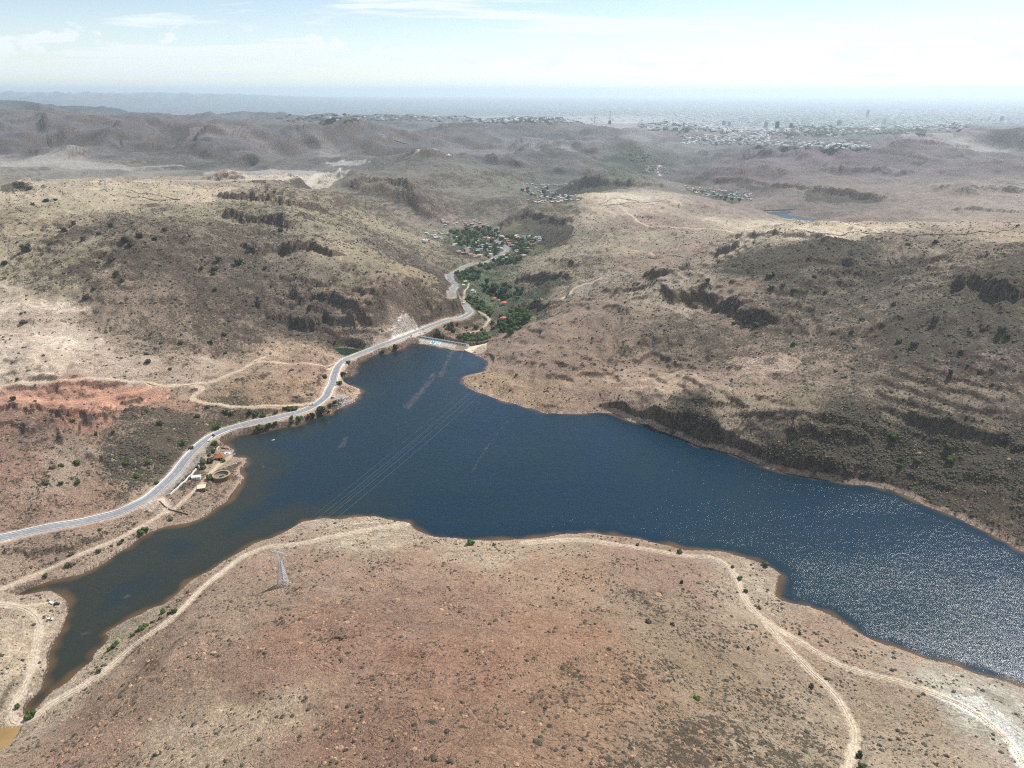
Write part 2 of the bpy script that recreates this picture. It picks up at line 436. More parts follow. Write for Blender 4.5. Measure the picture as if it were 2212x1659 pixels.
# ------------------------------------------------------------------ cliffs and terraces: line seen in the picture, height, fade behind
CLIFFS = [
 ([(452,428),(520,432),(560,438),(620,446),(680,458),(728,468)], 23, 95), ([(480,474),(530,476),(560,478),(600,488),(640,498)], 26, 90),
 ([(540,548),(600,545),(660,545),(700,552),(722,560)], 23, 80), ([(545,668),(580,680),(620,700),(660,712),(700,720)], 20, 70),
 ([(620,640),(680,655),(730,668),(780,690),(830,700)], 16, 60), ([(760,630),(800,640),(850,650)], 7, 40),
 ([(930,672),(960,662),(985,655)], 9, 30), ([(860,705),(880,700),(905,698)], 8, 20),
 ([(600,602),(660,610),(720,626)], 9, 30), ([(640,698),(690,712),(740,726)], 9, 25), ([(690,648),(740,662),(780,668)], 9, 28), ([(560,636),(600,650),(640,668)], 8, 28), ([(660,672),(720,690),(770,712)], 16, 45),
 ([(640,470),(700,480),(745,494)], 11, 40), ([(500,500),(560,506),(600,512)], 8, 30), ([(1560,520),(1640,508),(1720,512),(1800,522),(1900,524)], 9, 45), ([(1740,560),(1800,575),(1860,572)], 8, 35),
 ([(1442,651),(1490,650),(1539,655),(1584,683)], 21, 80), ([(1584,683),(1640,690),(1693,700)], 17, 60),
 ([(1380,600),(1420,596),(1470,588),(1490,580)], 20, 60), ([(2060,604),(2110,618),(2150,630),(2212,650)], 20, 70), ([(1545,555),(1570,540),(1600,530)], 17, 60),
 ([(1385,902),(1430,915),(1500,922),(1560,938),(1600,950)], 14, 40), ([(1690,932),(1760,942),(1830,950),(1900,955)], 8, 26), ([(1940,905),(2010,918),(2080,930),(2150,948),(2230,980)], 9, 26),
 ([(1560,895),(1660,893),(1760,905),(1860,925),(1950,945)], 5, 22), ([(1700,985),(1800,1000),(1900,1015),(2000,1040),(2120,1080)], 4, 16),
 ([(1350,845),(1450,862),(1560,872),(1650,880)], 2, 12), ([(1330,822),(1420,835),(1540,850)], 1.5, 10),
 ([(1100,670),(1130,664),(1160,668),(1190,672)], 22, 40), ([(1100,612),(1140,605),(1180,600),(1230,606)], 20, 50), ([(1180,560),(1220,566),(1260,575)], 10, 40),
 ([(1120,465),(1160,470),(1200,480),(1240,478)], 22, 80), ([(1325,632),(1370,628),(1400,622)], 8, 30),
 ([(1240,398),(1290,396),(1330,400),(1365,404)], 34, 150), ([(1365,404),(1400,400),(1440,405)], 14, 80),
 ([(1741,414),(1800,418),(1850,424),(1903,438)], 30, 130), ([(1690,404),(1720,405),(1742,410)], 16, 90), ([(1530,392),(1590,392),(1640,396),(1700,404)], 20, 100),
 ([(760,415),(800,412),(850,418),(900,430),(930,436)], 26, 110), ([(1040,382),(1090,382),(1130,386)], 18, 90), ([(930,450),(960,452),(990,448)], 14, 60),
 ([(0,404),(40,400),(70,410)], 22, 90), ([(700,280),(740,276),(780,280)], 24, 300), ([(570,440),(620,442)], 8, 40),
 ([(1380,345),(1420,350),(1460,360)], 24, 130), ([(1200,330),(1260,332),(1330,336)], 16, 130), ([(1430,340),(1480,338),(1540,342)], 16, 120),
 ([(105,318),(140,310),(180,300)], 30, 250), ([(300,315),(340,300),(370,290)], 24, 250), ([(2050,455),(2120,452),(2200,462)], 10, 70), ([(2140,345),(2212,348)], 14, 90),
 ([(110,834),(150,833),(195,835),(235,833),(275,834)], 8, 12), ([(0,840),(50,843),(95,846)], 5, 10), ([(105,890),(150,888),(200,893),(250,890),(340,892)], 3.5, 12), ([(-20,886),(60,888),(110,893),(160,903),(212,904),(226,893),(258,888)], 9, 26), ([(255,872),(285,874),(315,862)], 6, 12),
 ([(0,695),(60,696),(130,694),(210,690)], 2.5, 20), ([(0,722),(60,724),(90,722)], 2.5, 20),
 ([(0,1200),(60,1196),(120,1190),(190,1175),(230,1160)], 6, 14), ([(250,1115),(290,1098),(330,1085)], 3, 10),
 ([(0,332),(150,337),(300,327),(450,332),(600,346)], 42, 350, 1), ([(350,302),(480,302),(620,306),(760,316),(860,326)], 50, 450, 1),
 ([(560,412),(640,404),(720,402),(800,412),(890,427),(950,440)], 40, 240, 1), ([(850,345),(960,350),(1060,352),(1150,366)], 34, 260, 1), ([(1050,327),(1150,320),(1300,326),(1420,332)], 38, 350, 1),
 ([(1450,347),(1560,342),(1700,346),(1820,352)], 34, 350, 1), ([(1560,374),(1700,377),(1850,370),(2000,382)], 28, 280, 1), ([(1850,322),(2000,324),(2225,322)], 36, 400, 1),
 ([(1900,294),(2050,290),(2150,288)], 26, 400, 1), ([(1100,286),(1250,282),(1400,289),(1500,293)], 36, 500, 1), ([(560,282),(700,286),(850,290),(1000,292)], 40, 500, 1), ([(80,285),(200,280),(330,276)], 55, 500, 1),
 ([(1180,372),(1260,376),(1330,378)], 22, 160, 1), ([(620,432),(700,436),(790,446),(860,462)], 26, 160, 1), ([(930,402),(1000,398),(1070,404),(1110,416)], 28, 170, 1), ([(900,470),(950,464),(1010,466)], 16, 120, 1), ([(0,300),(120,306),(240,300),(330,306)], 45, 380, 1), ([(960,318),(1040,312),(1120,316)], 34, 260, 1), ([(1600,330),(1720,326),(1840,332)], 30, 300, 1), ([(2000,410),(2100,416),(2212,412)], 24, 200, 1),
 ([(700,1384),(740,1380),(790,1372)], 2.5, 14), ([(860,1290),(920,1286),(970,1284)], 2.0, 12),
]
for cl3 in CLIFFS:
    line, hc, Lb = cl3[:3]; soft = len(cl3) > 3
    lp = np.array(line, float)
    w3 = at(lp[:, 0], lp[:, 1])
    w3 = resample(smooth(w3, 1), 6 if hc < 20 else 14)
    n = len(w3); tt = np.linspace(0, 1, n)
    rad = max(Lb * 3.2, 30)
    best = np.full((NR, NA), np.inf, np.float32); sg = np.zeros((NR, NA), np.float32); tp = np.zeros((NR, NA), np.float32)
    tan_ = np.gradient(w3[:, :2], axis=0); tan_ /= np.linalg.norm(tan_, axis=1)[:, None] + 1e-9
    nor = np.stack([-tan_[:, 1], tan_[:, 0]], 1)
    away = w3[:, :2] / np.linalg.norm(w3[:, :2], axis=1)[:, None]
    nor *= np.sign((nor * away).sum(1))[:, None]
    for k in range(n):
        i0, i1, j0, j1 = window(w3[k, 0], w3[k, 1], rad)
        dx = GX[i0:i1, j0:j1] - w3[k, 0]; dy = GY[i0:i1, j0:j1] - w3[k, 1]
        d = np.hypot(dx, dy).astype(np.float32); m = d < best[i0:i1, j0:j1]
        best[i0:i1, j0:j1][m] = d[m]; sg[i0:i1, j0:j1][m] = (dx * nor[k, 0] + dy * nor[k, 1])[m]; tp[i0:i1, j0:j1][m] = tt[k]
    m = np.isfinite(best)
    ah = abs(hc)
    if soft: hc = hc * 1.5
    lat = np.sqrt(np.maximum(best[m] ** 2 - sg[m] ** 2, 0))
    if soft: s = sg[m] + perlin(X[m] / (ah * 7), Y[m] / (ah * 7)) * ah * 2.6 + perlin(X[m] / (ah * 2.4), Y[m] / (ah * 2.4)) * ah * 0.7
    else: s = sg[m] + perlin(X[m] / (ah * 1.6 + 4), Y[m] / (ah * 1.6 + 4)) * ah * 0.75 + perlin(X[m] / (ah * 0.30 + 2), Y[m] / (ah * 0.30 + 2)) * ah * 0.26
    tap = sstep(0, 0.12, tp[m]) * (1 - sstep(0.88, 1.0, tp[m])) * np.exp(-lat / (ah * 1.5 + 3))
    wd = ah * (1.7 if soft else 0.34) + 0.5
    up = sstep(-wd, wd, s) * np.exp(-np.maximum(s, 0) / Lb)
    ii, jj = np.where(m); a0, a1, b0, b1 = max(ii.min() - 1, 0), min(ii.max() + 2, NR), max(jj.min() - 1, 0), min(jj.max() + 2, NA)
    dl = np.zeros((NR, NA), np.float32); dl[m] = hc * up * tap * (0.8 + 0.4 * perlin(X[m] / (ah * 2.5), Y[m] / (ah * 2.5)))
    sf = np.zeros((NR, NA), np.float32); sf[m] = s
    dl = dl[a0:a1, b0:b1]; sf = sf[a0:a1, b0:b1]; bl = dl.copy()
    for _ in range(3):                       # even out the raised ground behind the rim
        for ax in (0, 1):
            k_ = 9; pd = np.pad(bl, [(k_ + 1, k_) if q_ == ax else (0, 0) for q_ in (0, 1)], mode='edge'); cs_ = np.cumsum(pd, axis=ax, dtype=np.float64)
            bl = ((cs_[2 * k_ + 1:] - cs_[:-2 * k_ - 1]) if ax == 0 else (cs_[:, 2 * k_ + 1:] - cs_[:, :-2 * k_ - 1])) / (2 * k_ + 1)
    kb = sstep(wd * 1.5, wd * 1.5 + 14 + ah, sf)
    kb = np.where(sf < -wd * 1.5, 1.0, kb)
    H[a0:a1, b0:b1] += dl * (1 - kb) + np.where(sf < -wd * 1.5, 0, bl) * kb

# spoil heaps in the red quarry
for mx, my, mr, mh in ((30, 858, 9, 3.5), (62, 853, 8, 3), (95, 857, 9, 4), (128, 852, 8, 3.5), (160, 856, 10, 4.5), (190, 850, 8, 3), (212, 857, 9, 4), (262, 855, 12, 6), (284, 852, 9, 4.5), (308, 852, 8, 4), (75, 880, 10, 3), (35, 878, 9, 3), (130, 886, 12, 4), (180, 892, 13, 5), (232, 880, 11, 5)):
    q_ = at(mx, my)[0]; i0, i1, j0, j1 = window(q_[0], q_[1], mr * 2.5)
    dd_ = np.hypot(GX[i0:i1, j0:j1] - q_[0], (GY[i0:i1, j0:j1] - q_[1])) + perlin(GX[i0:i1, j0:j1] / 3, GY[i0:i1, j0:j1] / 9) * 1.6
    H[i0:i1, j0:j1] += mh * np.clip(1 - dd_ / (mr * 1.5), 0, 1)

# keep land above water near the lake, the bed below it
dam_dir = (dam_b - dam_a) / np.linalg.norm(dam_b - dam_a); dam_n = np.array([-dam_dir[1], dam_dir[0]])
if dam_n[1] < 0: dam_n = -dam_n
behind = (X - dam_a[0]) * dam_n[0] + (Y - dam_a[1]) * dam_n[1]
along = (X - dam_a[0]) * dam_dir[0] + (Y - dam_a[1]) * dam_dir[1]
down_dam = (behind > 3) & (along > -30) & (along < 160)
ok = (sdf > 0) & (sdf < 94) & ~((behind > 3) & (along > -40) & (along < 130))
H = np.where(ok, np.maximum(H, 0.25 + 0.09 * np.minimum(sdf, 60) + 0.25 * perlin(X / 5, Y / 5)), H)
H = np.where(sdf < 0, np.minimum(H, 0.15 + 0.14 * sdf), H)
H = np.where((sdf > -2) & (sdf < 8) & ok, np.minimum(H, 0.5 + sdf * 0.6), H)

# ------------------------------------------------------------------ roads and tracks: (name, picture line, half width, lift, kind)
ROAD_A = [(-60,1178),(0,1162),(69,1146.5),(139,1134),(208,1120.5),(260,1105),(302,1085.7),(333,1066.7),(361,1042),(385.4,1014.6),(410,983),(434,957),
 (462,938),(496.5,924),(538,914),(590,905),(642,893),(680.6,877),(705,858),(716,834),(722,806),(732.6,787),(750,774),(778,762.6),(812,751),
 (847,739),(882,725),(901.7,715),(924,707),(949,699),(981,690.6),(1006,683.5),(1017,676),(1015,669),(1006,662),(1001,655.5),(998,651)]
ROAD_B = [(975.5,642),(978.6,627),(986,615),(973.6,604),(968.7,595),(978.6,588),(998,579),(1030.7,569),(1065,559),(1085,549),
 (1097.6,539),(1095,533),(1085,524.5),(1075,513),(1070,498),(1074,492)]
TRACKS = [
 ([(880,1133),(860,1134),(820,1139),(746.5,1153.5),(677,1169),(625,1178),(573,1181),(521,1203),(478,1237),(443,1264),(416,1291),(392.5,1316),(360,1346),(313,1376),(272.5,1406),
   (240,1438.6),(199,1468.5),(152.6,1496),(109,1520),(76,1547.6),(49,1561),(24.5,1561),(22,1542),(38,1509),(60,1468.5),(73.6,1430),(79,1392),(84.5,1359.5),(87,1343),(71,1324),(49,1312),(22,1306),(-20,1302)], 2.1, 'pale'),
 ([(49,1311),(90,1306),(128,1302)], 1.4, 'pale'),
 ([(1130,1172),(1180,1169),(1250,1165),(1316.6,1174),(1397.5,1186),(1458,1198),(1535,1202),(1567.6,1218.5),(1588,1240.7),(1600,1273),(1620,1309.5),(1652.6,1342),(1689,1366),(1729.5,1386.5),
   (1762,1404.7),(1794,1427),(1843,1447),(1903.5,1461),(1964,1477.5),(2025,1500),(2065,1516),(2106,1538),(2154,1575),(2187,1610),(2212,1650)], 2.0, 'pale'),
 ([(1655,1344),(1668,1360),(1693,1390),(1729.5,1427),(1762,1459),(1790,1483.6),(1814.5,1512),(1830.6,1544),(1847,1576.7),(1845,1609),(1832,1659),(1824,1700)], 2.0, 'pale'),
 ([(-40,836),(0,833),(69,829),(139,821),(225.7,818),(295,825),(347,834),(410,832),(486,813),(538,789),(569,771.5)], 2.2, 'sand'),
 ([(555.5,782),(625,787),(705,792),(724,784)], 1.8, 'sand'),
 ([(410,832),(437.5,836),(440,843),(410,860),(437.5,870.5),(486,875.7),(555.5,879),(625,876),(678,870)], 2.4, 'sand'),
 ([(-40,859),(0,861),(69,865),(156,869),(225.7,860),(288,849.6),(323,836)], 2.4, 'orange'),
 ([(350,1080),(360,1092),(366,1099),(330,1123),(295,1143),(260,1162),(200,1187),(120,1222),(50,1252),(-20,1282)], 1.8, 'pale'),
 ([(994,649.5),(1003,635),(1011,620),(1013,612)], 2.0, 'pale'),
 ([(1033,672),(1053,683),(1058,692),(1048,704),(1023,716.7),(1003,726.6)], 1.8, 'pale'),
 ([(372,1103),(400,1078),(430,1050),(452,1024),(473,1004),(490,990),(508,982)], 1.8, 'pale'),
 ([(297.6,390.6),(380,391),(483.6,392),(558,388.7),(632,383),(688,374),(735,363)], 9.0, 'grey'),
 ([(1460,492),(1520,494),(1570,498),(1590,502)], 3.5, 'sand'), ([(1320,430),(1370,470),(1400,490),(1460,492)], 2.5, 'sand'),
 ([(1330,440),(1360,452),(1390,458)], 2.5, 'sand'),
 ([(1425,357),(1420,368),(1426,380)], 9.0, 'grey'),
 ([(880,340),(905,330),(920,318),(945,322),(970,336)], 7, 'grey'), ([(820,290),(850,300),(930,312)], 6, 'grey'),
 ([(1300,549),(1360,540),(1400,545),(1412,552)], 2.5, 'orange'),
 ([(1215,645),(1235,628),(1260,614),(1300,600)], 1.6, 'sand'),
 ([(886,727),(896,724),(907,721),(918,717.5),(930,709)], 6.5, 'grey'),
 ([(890,640),(860,636)], 1, 'sand'),
]


def lay(line, hw, ss=2, step=3.0, it=1):
    lp = np.array(line, float)
    w3 = at(lp[:, 0], lp[:, 1])
    w3 = smooth(resample(w3, step * 4), ss) if len(lp) > 3 else w3
    w3 = resample(w3, step)
    z = ground(w3[:, 0], w3[:, 1], Hn)
    for _ in range(12 if len(z) > 8 else 2):
        zz_ = z.copy(); zz_[1:-1] = (z[:-2] + z[1:-1] * 2 + z[2:]) / 4; z = zz_
    w3[:, 2] = z
    return w3


def at_smooth(px, py):
    global H
    keep = H; H = Hs
    r_ = at(px, py); H = keep
    return r_


Hn = H.copy()
roadA = lay(ROAD_A, 5, 2, 3.0); roadB = lay(ROAD_B, 5, 2, 4.0)
tracks = [(lay(l, hw, 2, 2.5 if hw < 5 else 12), hw, k) for l, hw, k in TRACKS[:-1]]
d_, _ = stamp(roadA, 3)       # keep the lakeside road above the water
wa = np.array([float(x) for x in bil(np.where(np.isfinite(sdf), sdf, 95), *gidx(roadA[:, 0], roadA[:, 1]))])
roadA[:, 2] = np.where(np.abs(wa) < 90, np.maximum(roadA[:, 2], 3.2), roadA[:, 2])
trackmask = {'pale': np.zeros((NR, NA), np.float32), 'sand': np.zeros((NR, NA), np.float32), 'orange': np.zeros((NR, NA), np.float32), 'grey': np.zeros((NR, NA), np.float32)}
for w3, hw, kd in tracks + [(roadA, 6.2, 'grey'), (roadB, 6.0, 'grey')]:
    sw = bil(np.where(np.isfinite(sdf), sdf, 95), *gidx(w3[:, 0], w3[:, 1]))
    w3[:, 2] = np.where(np.abs(sw) < 80, np.maximum(w3[:, 2], 0.9), w3[:, 2])
    fade = hw * 2.2 + 4
    d, v = stamp(w3, hw + fade, w3[:, 2])
    m = np.isfinite(d)
    k = 1 - sstep(hw * 1.1, hw + fade, d[m])
    H[m] = H[m] * (1 - k) + (v[m] - 0.12) * k
    ed = d[m] + perlin(X[m] / 3.3, Y[m] / 3.3) * 0.9 + perlin(X[m] / 14, Y[m] / 14) * 1.0
    trackmask[kd][m] = np.maximum(trackmask[kd][m], 1 - sstep(hw * 0.95, hw * 1.9 + 0.6, ed))
lakeside = (sdf < 0)
H = np.where(lakeside, np.minimum(H, 0.1 + 0.14 * sdf), H)

# ponds: level beds pressed into the ground
PONDS = [
 ('pond', [(719,752.5),(735,751),(750,751.5),(765,754),(777,758),(770,763),(755,768),(744,772.5),(737,768),(730,760)], -0.9, (0.012, 0.035, 0.016), 'green'),
 ('muddy_pond', [(-60,1574),(8,1573),(30,1571),(44,1572),(38,1586),(29,1598),(14,1616),(2,1632),(-30,1650),(-120,1650)], 1.2, (0.30, 0.19, 0.075), 'mud'),
 ('far_reservoir', [(1652,459),(1685,457.5),(1714,457),(1700,463),(1730,468),(1765,474),(1804,480),(1775,482.5),(1745,480.5),(1712,477),(1683,471)], -18, (0.012, 0.025, 0.04), 'blue'),
 ('dry_pond', [(1592,499),(1612,496),(1630,495),(1660,496),(1654,500),(1638,504),(1620,506.5),(1606,504)], 3, (0.52, 0.50, 0.47), 'dry'),
 ('far_pond', [(1180,297),(1210,294),(1250,294),(1262,296),(1240,298.5),(1205,299)], 20, (0.03, 0.07, 0.06), 'blue'),
]
pond_w = []
for nm, poly, z0, col_, kd in PONDS:
    pw = np.array([P2(a, b, z0) for a, b in poly])
    cx, cy = pw.mean(0)
    rad = np.max(np.hypot(pw[:, 0] - cx, pw[:, 1] - cy)) * 1.6
    i0, i1, j0, j1 = window(cx, cy, rad)
    pin = inside(pw, GX[i0:i1, j0:j1], GY[i0:i1, j0:j1])
    rim = resample(pw, max(rad / 60, 1.0), True)
    dd_, _ = stamp(rim, rad * 0.45)
    dd_ = dd_[i0:i1, j0:j1]; dsub = np.where(np.isinf(dd_), rad, dd_)
    k = np.where(pin, 1.0, 1 - sstep(0, rad * 0.28, dsub))
    Hsub = H[i0:i1, j0:j1]
    tgt = np.where(pin, z0 - 0.2 - 0.1 * np.minimum(dsub, 20), z0 + 0.3 + dsub * 0.04)
    H[i0:i1, j0:j1] = Hsub * (1 - k) + tgt * k
    pond_w.append((nm, pw, z0, col_, kd))

# the valley floor just below the dam
m = down_dam & (behind < 60)
H = np.where(m & (along > -6) & (along < 118) & (trackmask['grey'] < 0.05), np.minimum(H, 2.0 - 22 * sstep(3, 34, behind)), H)

# ------------------------------------------------------------------ ground colour (albedo) control points: px, py, rgb as seen in sun, scrub cover 0..1, pale rock 0..1
GC = [
 (1106,1640,(170,128,96),.30,.2),(800,1600,(168,126,98),.3,.2),(400,1600,(190,160,128),.25,.75),(200,1620,(180,140,112),.3,.5),(520,1540,(196,164,128),.3,.8),(560,1470,(168,128,102),.15,.1),(300,1480,(176,140,112),.3,.3),
 (700,1380,(176,130,102),.3,.4),(1000,1450,(172,126,96),.3,.2),(1300,1480,(170,130,96),.35,.2),(1500,1450,(168,138,106),.45,.2),(1640,1600,(178,152,120),.45,.6),(1500,1600,(168,134,104),.5,.4),(1900,1600,(186,160,128),.4,.5),
 (1950,1520,(184,156,124),.4,.35),(1450,1330,(170,140,110),.5,.2),(1450,1240,(178,140,114),.25,.2),(1200,1250,(180,142,110),.25,.3),(900,1230,(184,144,114),.25,.3),(650,1230,(180,144,116),.3,.3),(780,1150,(196,172,140),.2,.8),(1050,1180,(192,164,132),.3,.6),
 (1620,1280,(186,162,132),.3,.7),(1750,1370,(184,150,120),.35,.3),(2100,1530,(200,186,164),.2,.8),(950,1300,(168,128,102),.15,.3),(1200,1380,(176,130,98),.2,.2),(480,1300,(180,146,118),.3,.3),
 (40,1400,(202,174,140),.35,.7),(100,1300,(196,172,140),.3,.7),(0,1500,(192,168,138),.4,.6),(100,1200,(160,134,112),.45,.3),(300,1150,(176,150,122),.5,.5),(0,1240,(182,154,124),.45,.4),
 (0,1080,(170,136,110),.45,.2),(150,1090,(172,138,110),.45,.2),(280,1000,(160,146,116),.85,.1),(150,1000,(184,160,134),.4,.4),(0,1000,(172,136,112),.45,.2),(100,930,(152,124,104),.65,.1),(350,950,(150,130,108),.85,.1),(300,900,(156,132,108),.75,.2),
 (100,870,(180,132,102),.25,.1),(200,880,(178,128,100),.25,.1),(150,850,(178,130,102),.25,.1),(30,858,(178,132,104),.3,.1),(330,860,(176,136,104),.45,.2),(0,890,(166,130,106),.5,.2),(550,855,(178,148,112),.4,.3),(480,890,(160,140,108),.65,.2),(630,850,(180,148,112),.4,.2),
 (100,800,(206,184,154),.2,.7),(0,780,(206,186,158),.2,.8),(250,790,(198,176,148),.25,.6),(100,740,(204,184,156),.25,.9),(400,790,(186,164,136),.35,.4),(550,800,(186,160,128),.35,.4),(660,790,(180,148,118),.35,.3),(600,760,(186,160,128),.35,.6),
 (60,640,(200,180,148),.25,.8),(100,700,(196,176,146),.35,.8),(0,560,(180,164,128),.4,.4),(150,580,(160,148,116),.6,.3),(250,650,(156,136,112),.5,.2),(350,720,(160,140,116),.5,.3),(450,740,(160,136,112),.5,.2),
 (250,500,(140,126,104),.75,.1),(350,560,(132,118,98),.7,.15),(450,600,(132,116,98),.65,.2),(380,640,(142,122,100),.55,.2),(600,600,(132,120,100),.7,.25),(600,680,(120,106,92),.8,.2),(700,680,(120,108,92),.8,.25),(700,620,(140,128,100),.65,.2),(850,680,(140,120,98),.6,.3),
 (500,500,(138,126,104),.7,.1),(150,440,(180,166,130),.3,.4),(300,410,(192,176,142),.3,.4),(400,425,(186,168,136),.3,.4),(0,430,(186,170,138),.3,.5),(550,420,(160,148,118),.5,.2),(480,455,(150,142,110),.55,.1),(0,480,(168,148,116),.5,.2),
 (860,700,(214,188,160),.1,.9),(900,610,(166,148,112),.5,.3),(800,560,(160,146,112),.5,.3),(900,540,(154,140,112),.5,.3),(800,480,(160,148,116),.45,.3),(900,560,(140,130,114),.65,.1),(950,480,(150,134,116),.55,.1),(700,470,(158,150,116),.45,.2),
 (1000,700,(158,130,104),.5,.2),(1050,690,(120,126,90),.6,.1),(1100,650,(96,116,80),.8,.0),(1040,610,(96,116,80),.8,.0),(1050,520,(118,122,92),.7,.1),(1000,500,(140,132,108),.55,.2),(1130,510,(120,122,92),.6,.1),
 (1150,730,(160,136,112),.35,.2),(1100,790,(168,142,116),.35,.2),(1200,770,(158,134,110),.35,.15),(1030,830,(186,156,114),.3,.4),(1100,840,(184,154,116),.3,.6),(1200,860,(178,148,114),.35,.5),(1300,740,(152,130,106),.4,.15),(1350,820,(178,152,124),.35,.6),
 (1180,580,(158,144,116),.5,.2),(1250,620,(164,150,124),.45,.3),(1300,540,(170,156,128),.3,.4),(1160,600,(156,140,112),.5,.2),(1400,560,(160,140,118),.4,.2),(1350,660,(156,136,114),.4,.2),
 (1450,620,(178,162,134),.4,.4),(1500,700,(140,126,106),.55,.2),(1600,640,(156,136,114),.45,.2),(1500,780,(150,130,108),.45,.15),(1600,800,(168,146,122),.4,.9),(1750,790,(170,148,124),.35,.7),(1450,850,(182,158,126),.35,.7),(1600,860,(172,152,122),.4,.5),
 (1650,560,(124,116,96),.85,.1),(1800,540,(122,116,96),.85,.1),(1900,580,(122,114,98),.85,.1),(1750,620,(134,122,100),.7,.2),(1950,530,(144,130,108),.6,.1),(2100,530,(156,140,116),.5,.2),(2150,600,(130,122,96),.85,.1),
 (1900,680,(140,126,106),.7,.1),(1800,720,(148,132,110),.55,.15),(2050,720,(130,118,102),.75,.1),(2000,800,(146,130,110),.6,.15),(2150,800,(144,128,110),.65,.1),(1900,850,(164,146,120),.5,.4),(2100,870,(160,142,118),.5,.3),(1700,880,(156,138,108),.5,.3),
 (1500,930,(104,98,82),.8,.1),(1700,950,(108,100,84),.8,.1),(1900,950,(100,96,78),.9,.1),(2100,980,(96,92,76),.9,.1),(1800,1000,(112,104,86),.85,.1),(2000,1030,(108,102,84),.85,.1),(2150,1080,(134,118,98),.7,.1),(1450,915,(120,110,90),.7,.1),(1650,1000,(140,124,106),.6,.1),(1300,885,(170,142,118),.3,.3),
 (1400,430,(206,190,158),.25,.7),(1300,440,(190,172,142),.3,.5),(1350,455,(186,168,140),.35,.5),(1500,450,(160,140,120),.35,.2),(1600,440,(156,138,120),.35,.2),(1240,450,(150,140,114),.5,.1),(1400,480,(160,140,120),.35,.2),(1300,400,(130,132,100),.6,.1),(1450,400,(150,138,118),.45,.1),
 (1640,490,(200,184,150),.2,.6),(1800,492,(206,188,154),.2,.7),(2000,480,(180,160,136),.3,.4),(1900,470,(150,132,116),.4,.1),(2100,470,(166,148,128),.35,.3),(1800,450,(142,126,112),.4,.1),(2050,420,(170,152,132),.3,.4),(2200,410,(178,160,140),.3,.4),(1950,400,(160,142,124),.35,.3),(2180,512,(180,162,132),.35,.4),
 (1850,350,(150,130,120),.35,.1),(2050,360,(158,140,126),.3,.2),(1650,370,(150,130,118),.35,.2),(1500,370,(140,126,112),.4,.1),(1300,365,(134,122,108),.45,.1),(1400,350,(96,116,80),.7,0),(1200,400,(130,126,104),.5,.1),(1080,350,(136,124,110),.45,.1),(1100,400,(140,134,108),.5,.1),
 (900,360,(140,130,110),.45,.1),(700,395,(132,126,108),.5,.1),(800,440,(140,134,108),.5,.1),(850,400,(134,128,108),.5,.1),(600,375,(178,160,134),.3,.6),(450,385,(168,152,128),.35,.4),(250,370,(176,160,132),.3,.5),(100,350,(180,162,134),.25,.6),(0,370,(160,148,122),.4,.3),(450,350,(140,130,108),.5,.1),(700,330,(168,150,130),.3,.4),
 (300,330,(132,118,106),.5,.1),(500,310,(130,116,106),.45,.1),(800,320,(128,116,106),.45,.1),(100,300,(130,118,108),.45,.1),(250,285,(132,118,108),.45,.1),(0,270,(134,120,110),.45,.1),(600,290,(130,118,108),.45,.1),(1000,310,(140,126,112),.4,.1),(480,285,(156,134,120),.3,.3),
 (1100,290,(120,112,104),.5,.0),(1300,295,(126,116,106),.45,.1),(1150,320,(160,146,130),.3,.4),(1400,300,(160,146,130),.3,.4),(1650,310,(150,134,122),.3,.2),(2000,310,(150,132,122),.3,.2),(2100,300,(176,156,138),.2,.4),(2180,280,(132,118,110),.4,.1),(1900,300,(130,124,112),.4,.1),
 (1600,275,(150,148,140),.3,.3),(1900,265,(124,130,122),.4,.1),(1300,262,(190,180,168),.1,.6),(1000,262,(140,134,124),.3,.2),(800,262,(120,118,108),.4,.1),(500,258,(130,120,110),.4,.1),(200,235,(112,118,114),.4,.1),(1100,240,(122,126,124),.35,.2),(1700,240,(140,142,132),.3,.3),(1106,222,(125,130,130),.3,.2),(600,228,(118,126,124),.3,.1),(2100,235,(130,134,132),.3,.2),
]
cg = []
for g in GC:
    az, td = ray(g[0], g[1])
    p = at(g[0], g[1])[0]
    c = srgb(*g[2])
    cg.append((math.atan2(p[0], p[1]), 0.5 * math.log(p[0] ** 2 + p[1] ** 2), c[0], c[1], c[2], g[3], g[4]))
cg = np.array(cg)
qa = np.linspace(AZ0, AZ1, 420); ql = np.linspace(LD[0], LD[-1], 620)
QG = np.zeros((len(ql), len(qa), 5))
for i, l in enumerate(ql):
    wj = perlin(qa * 14, np.full_like(qa, l * 14)) * 0.035; wi = perlin(qa * 14 + 50, np.full_like(qa, l * 14)) * 0.035
    r2 = (qa[:, None] + wj[:, None] - cg[None, :, 0]) ** 2 + (l + wi[:, None] - cg[None, :, 1]) ** 2
    ww = 1.0 / (r2 + 4e-5) ** 2.2
    ww /= ww.sum(1)[:, None]
    QG[i] = ww @ cg[:, 2:]
colr = np.empty((NR, NA, 5), np.float32)
fa_ = (AZ - AZ0) / (AZ1 - AZ0) * (len(qa) - 1)
for i in range(NR):
    fl_ = np.full(NA, (LD[i] - ql[0]) / (ql[-1] - ql[0]) * (len(ql) - 1))
    i_ = int(min(fl_[0], len(ql) - 2)); a_ = fl_[0] - i_
    j_ = np.clip(fa_.astype(int), 0, len(qa) - 2); b_ = (fa_ - j_)[:, None]
    colr[i] = (QG[i_, j_] * (1 - a_) * (1 - b_) + QG[i_ + 1, j_] * a_ * (1 - b_) + QG[i_, j_ + 1] * (1 - a_) * b_ + QG[i_ + 1, j_ + 1] * a_ * b_)
rgb = colr[..., :3] * 1.0; veg = colr[..., 3].copy(); pale = colr[..., 4].copy()


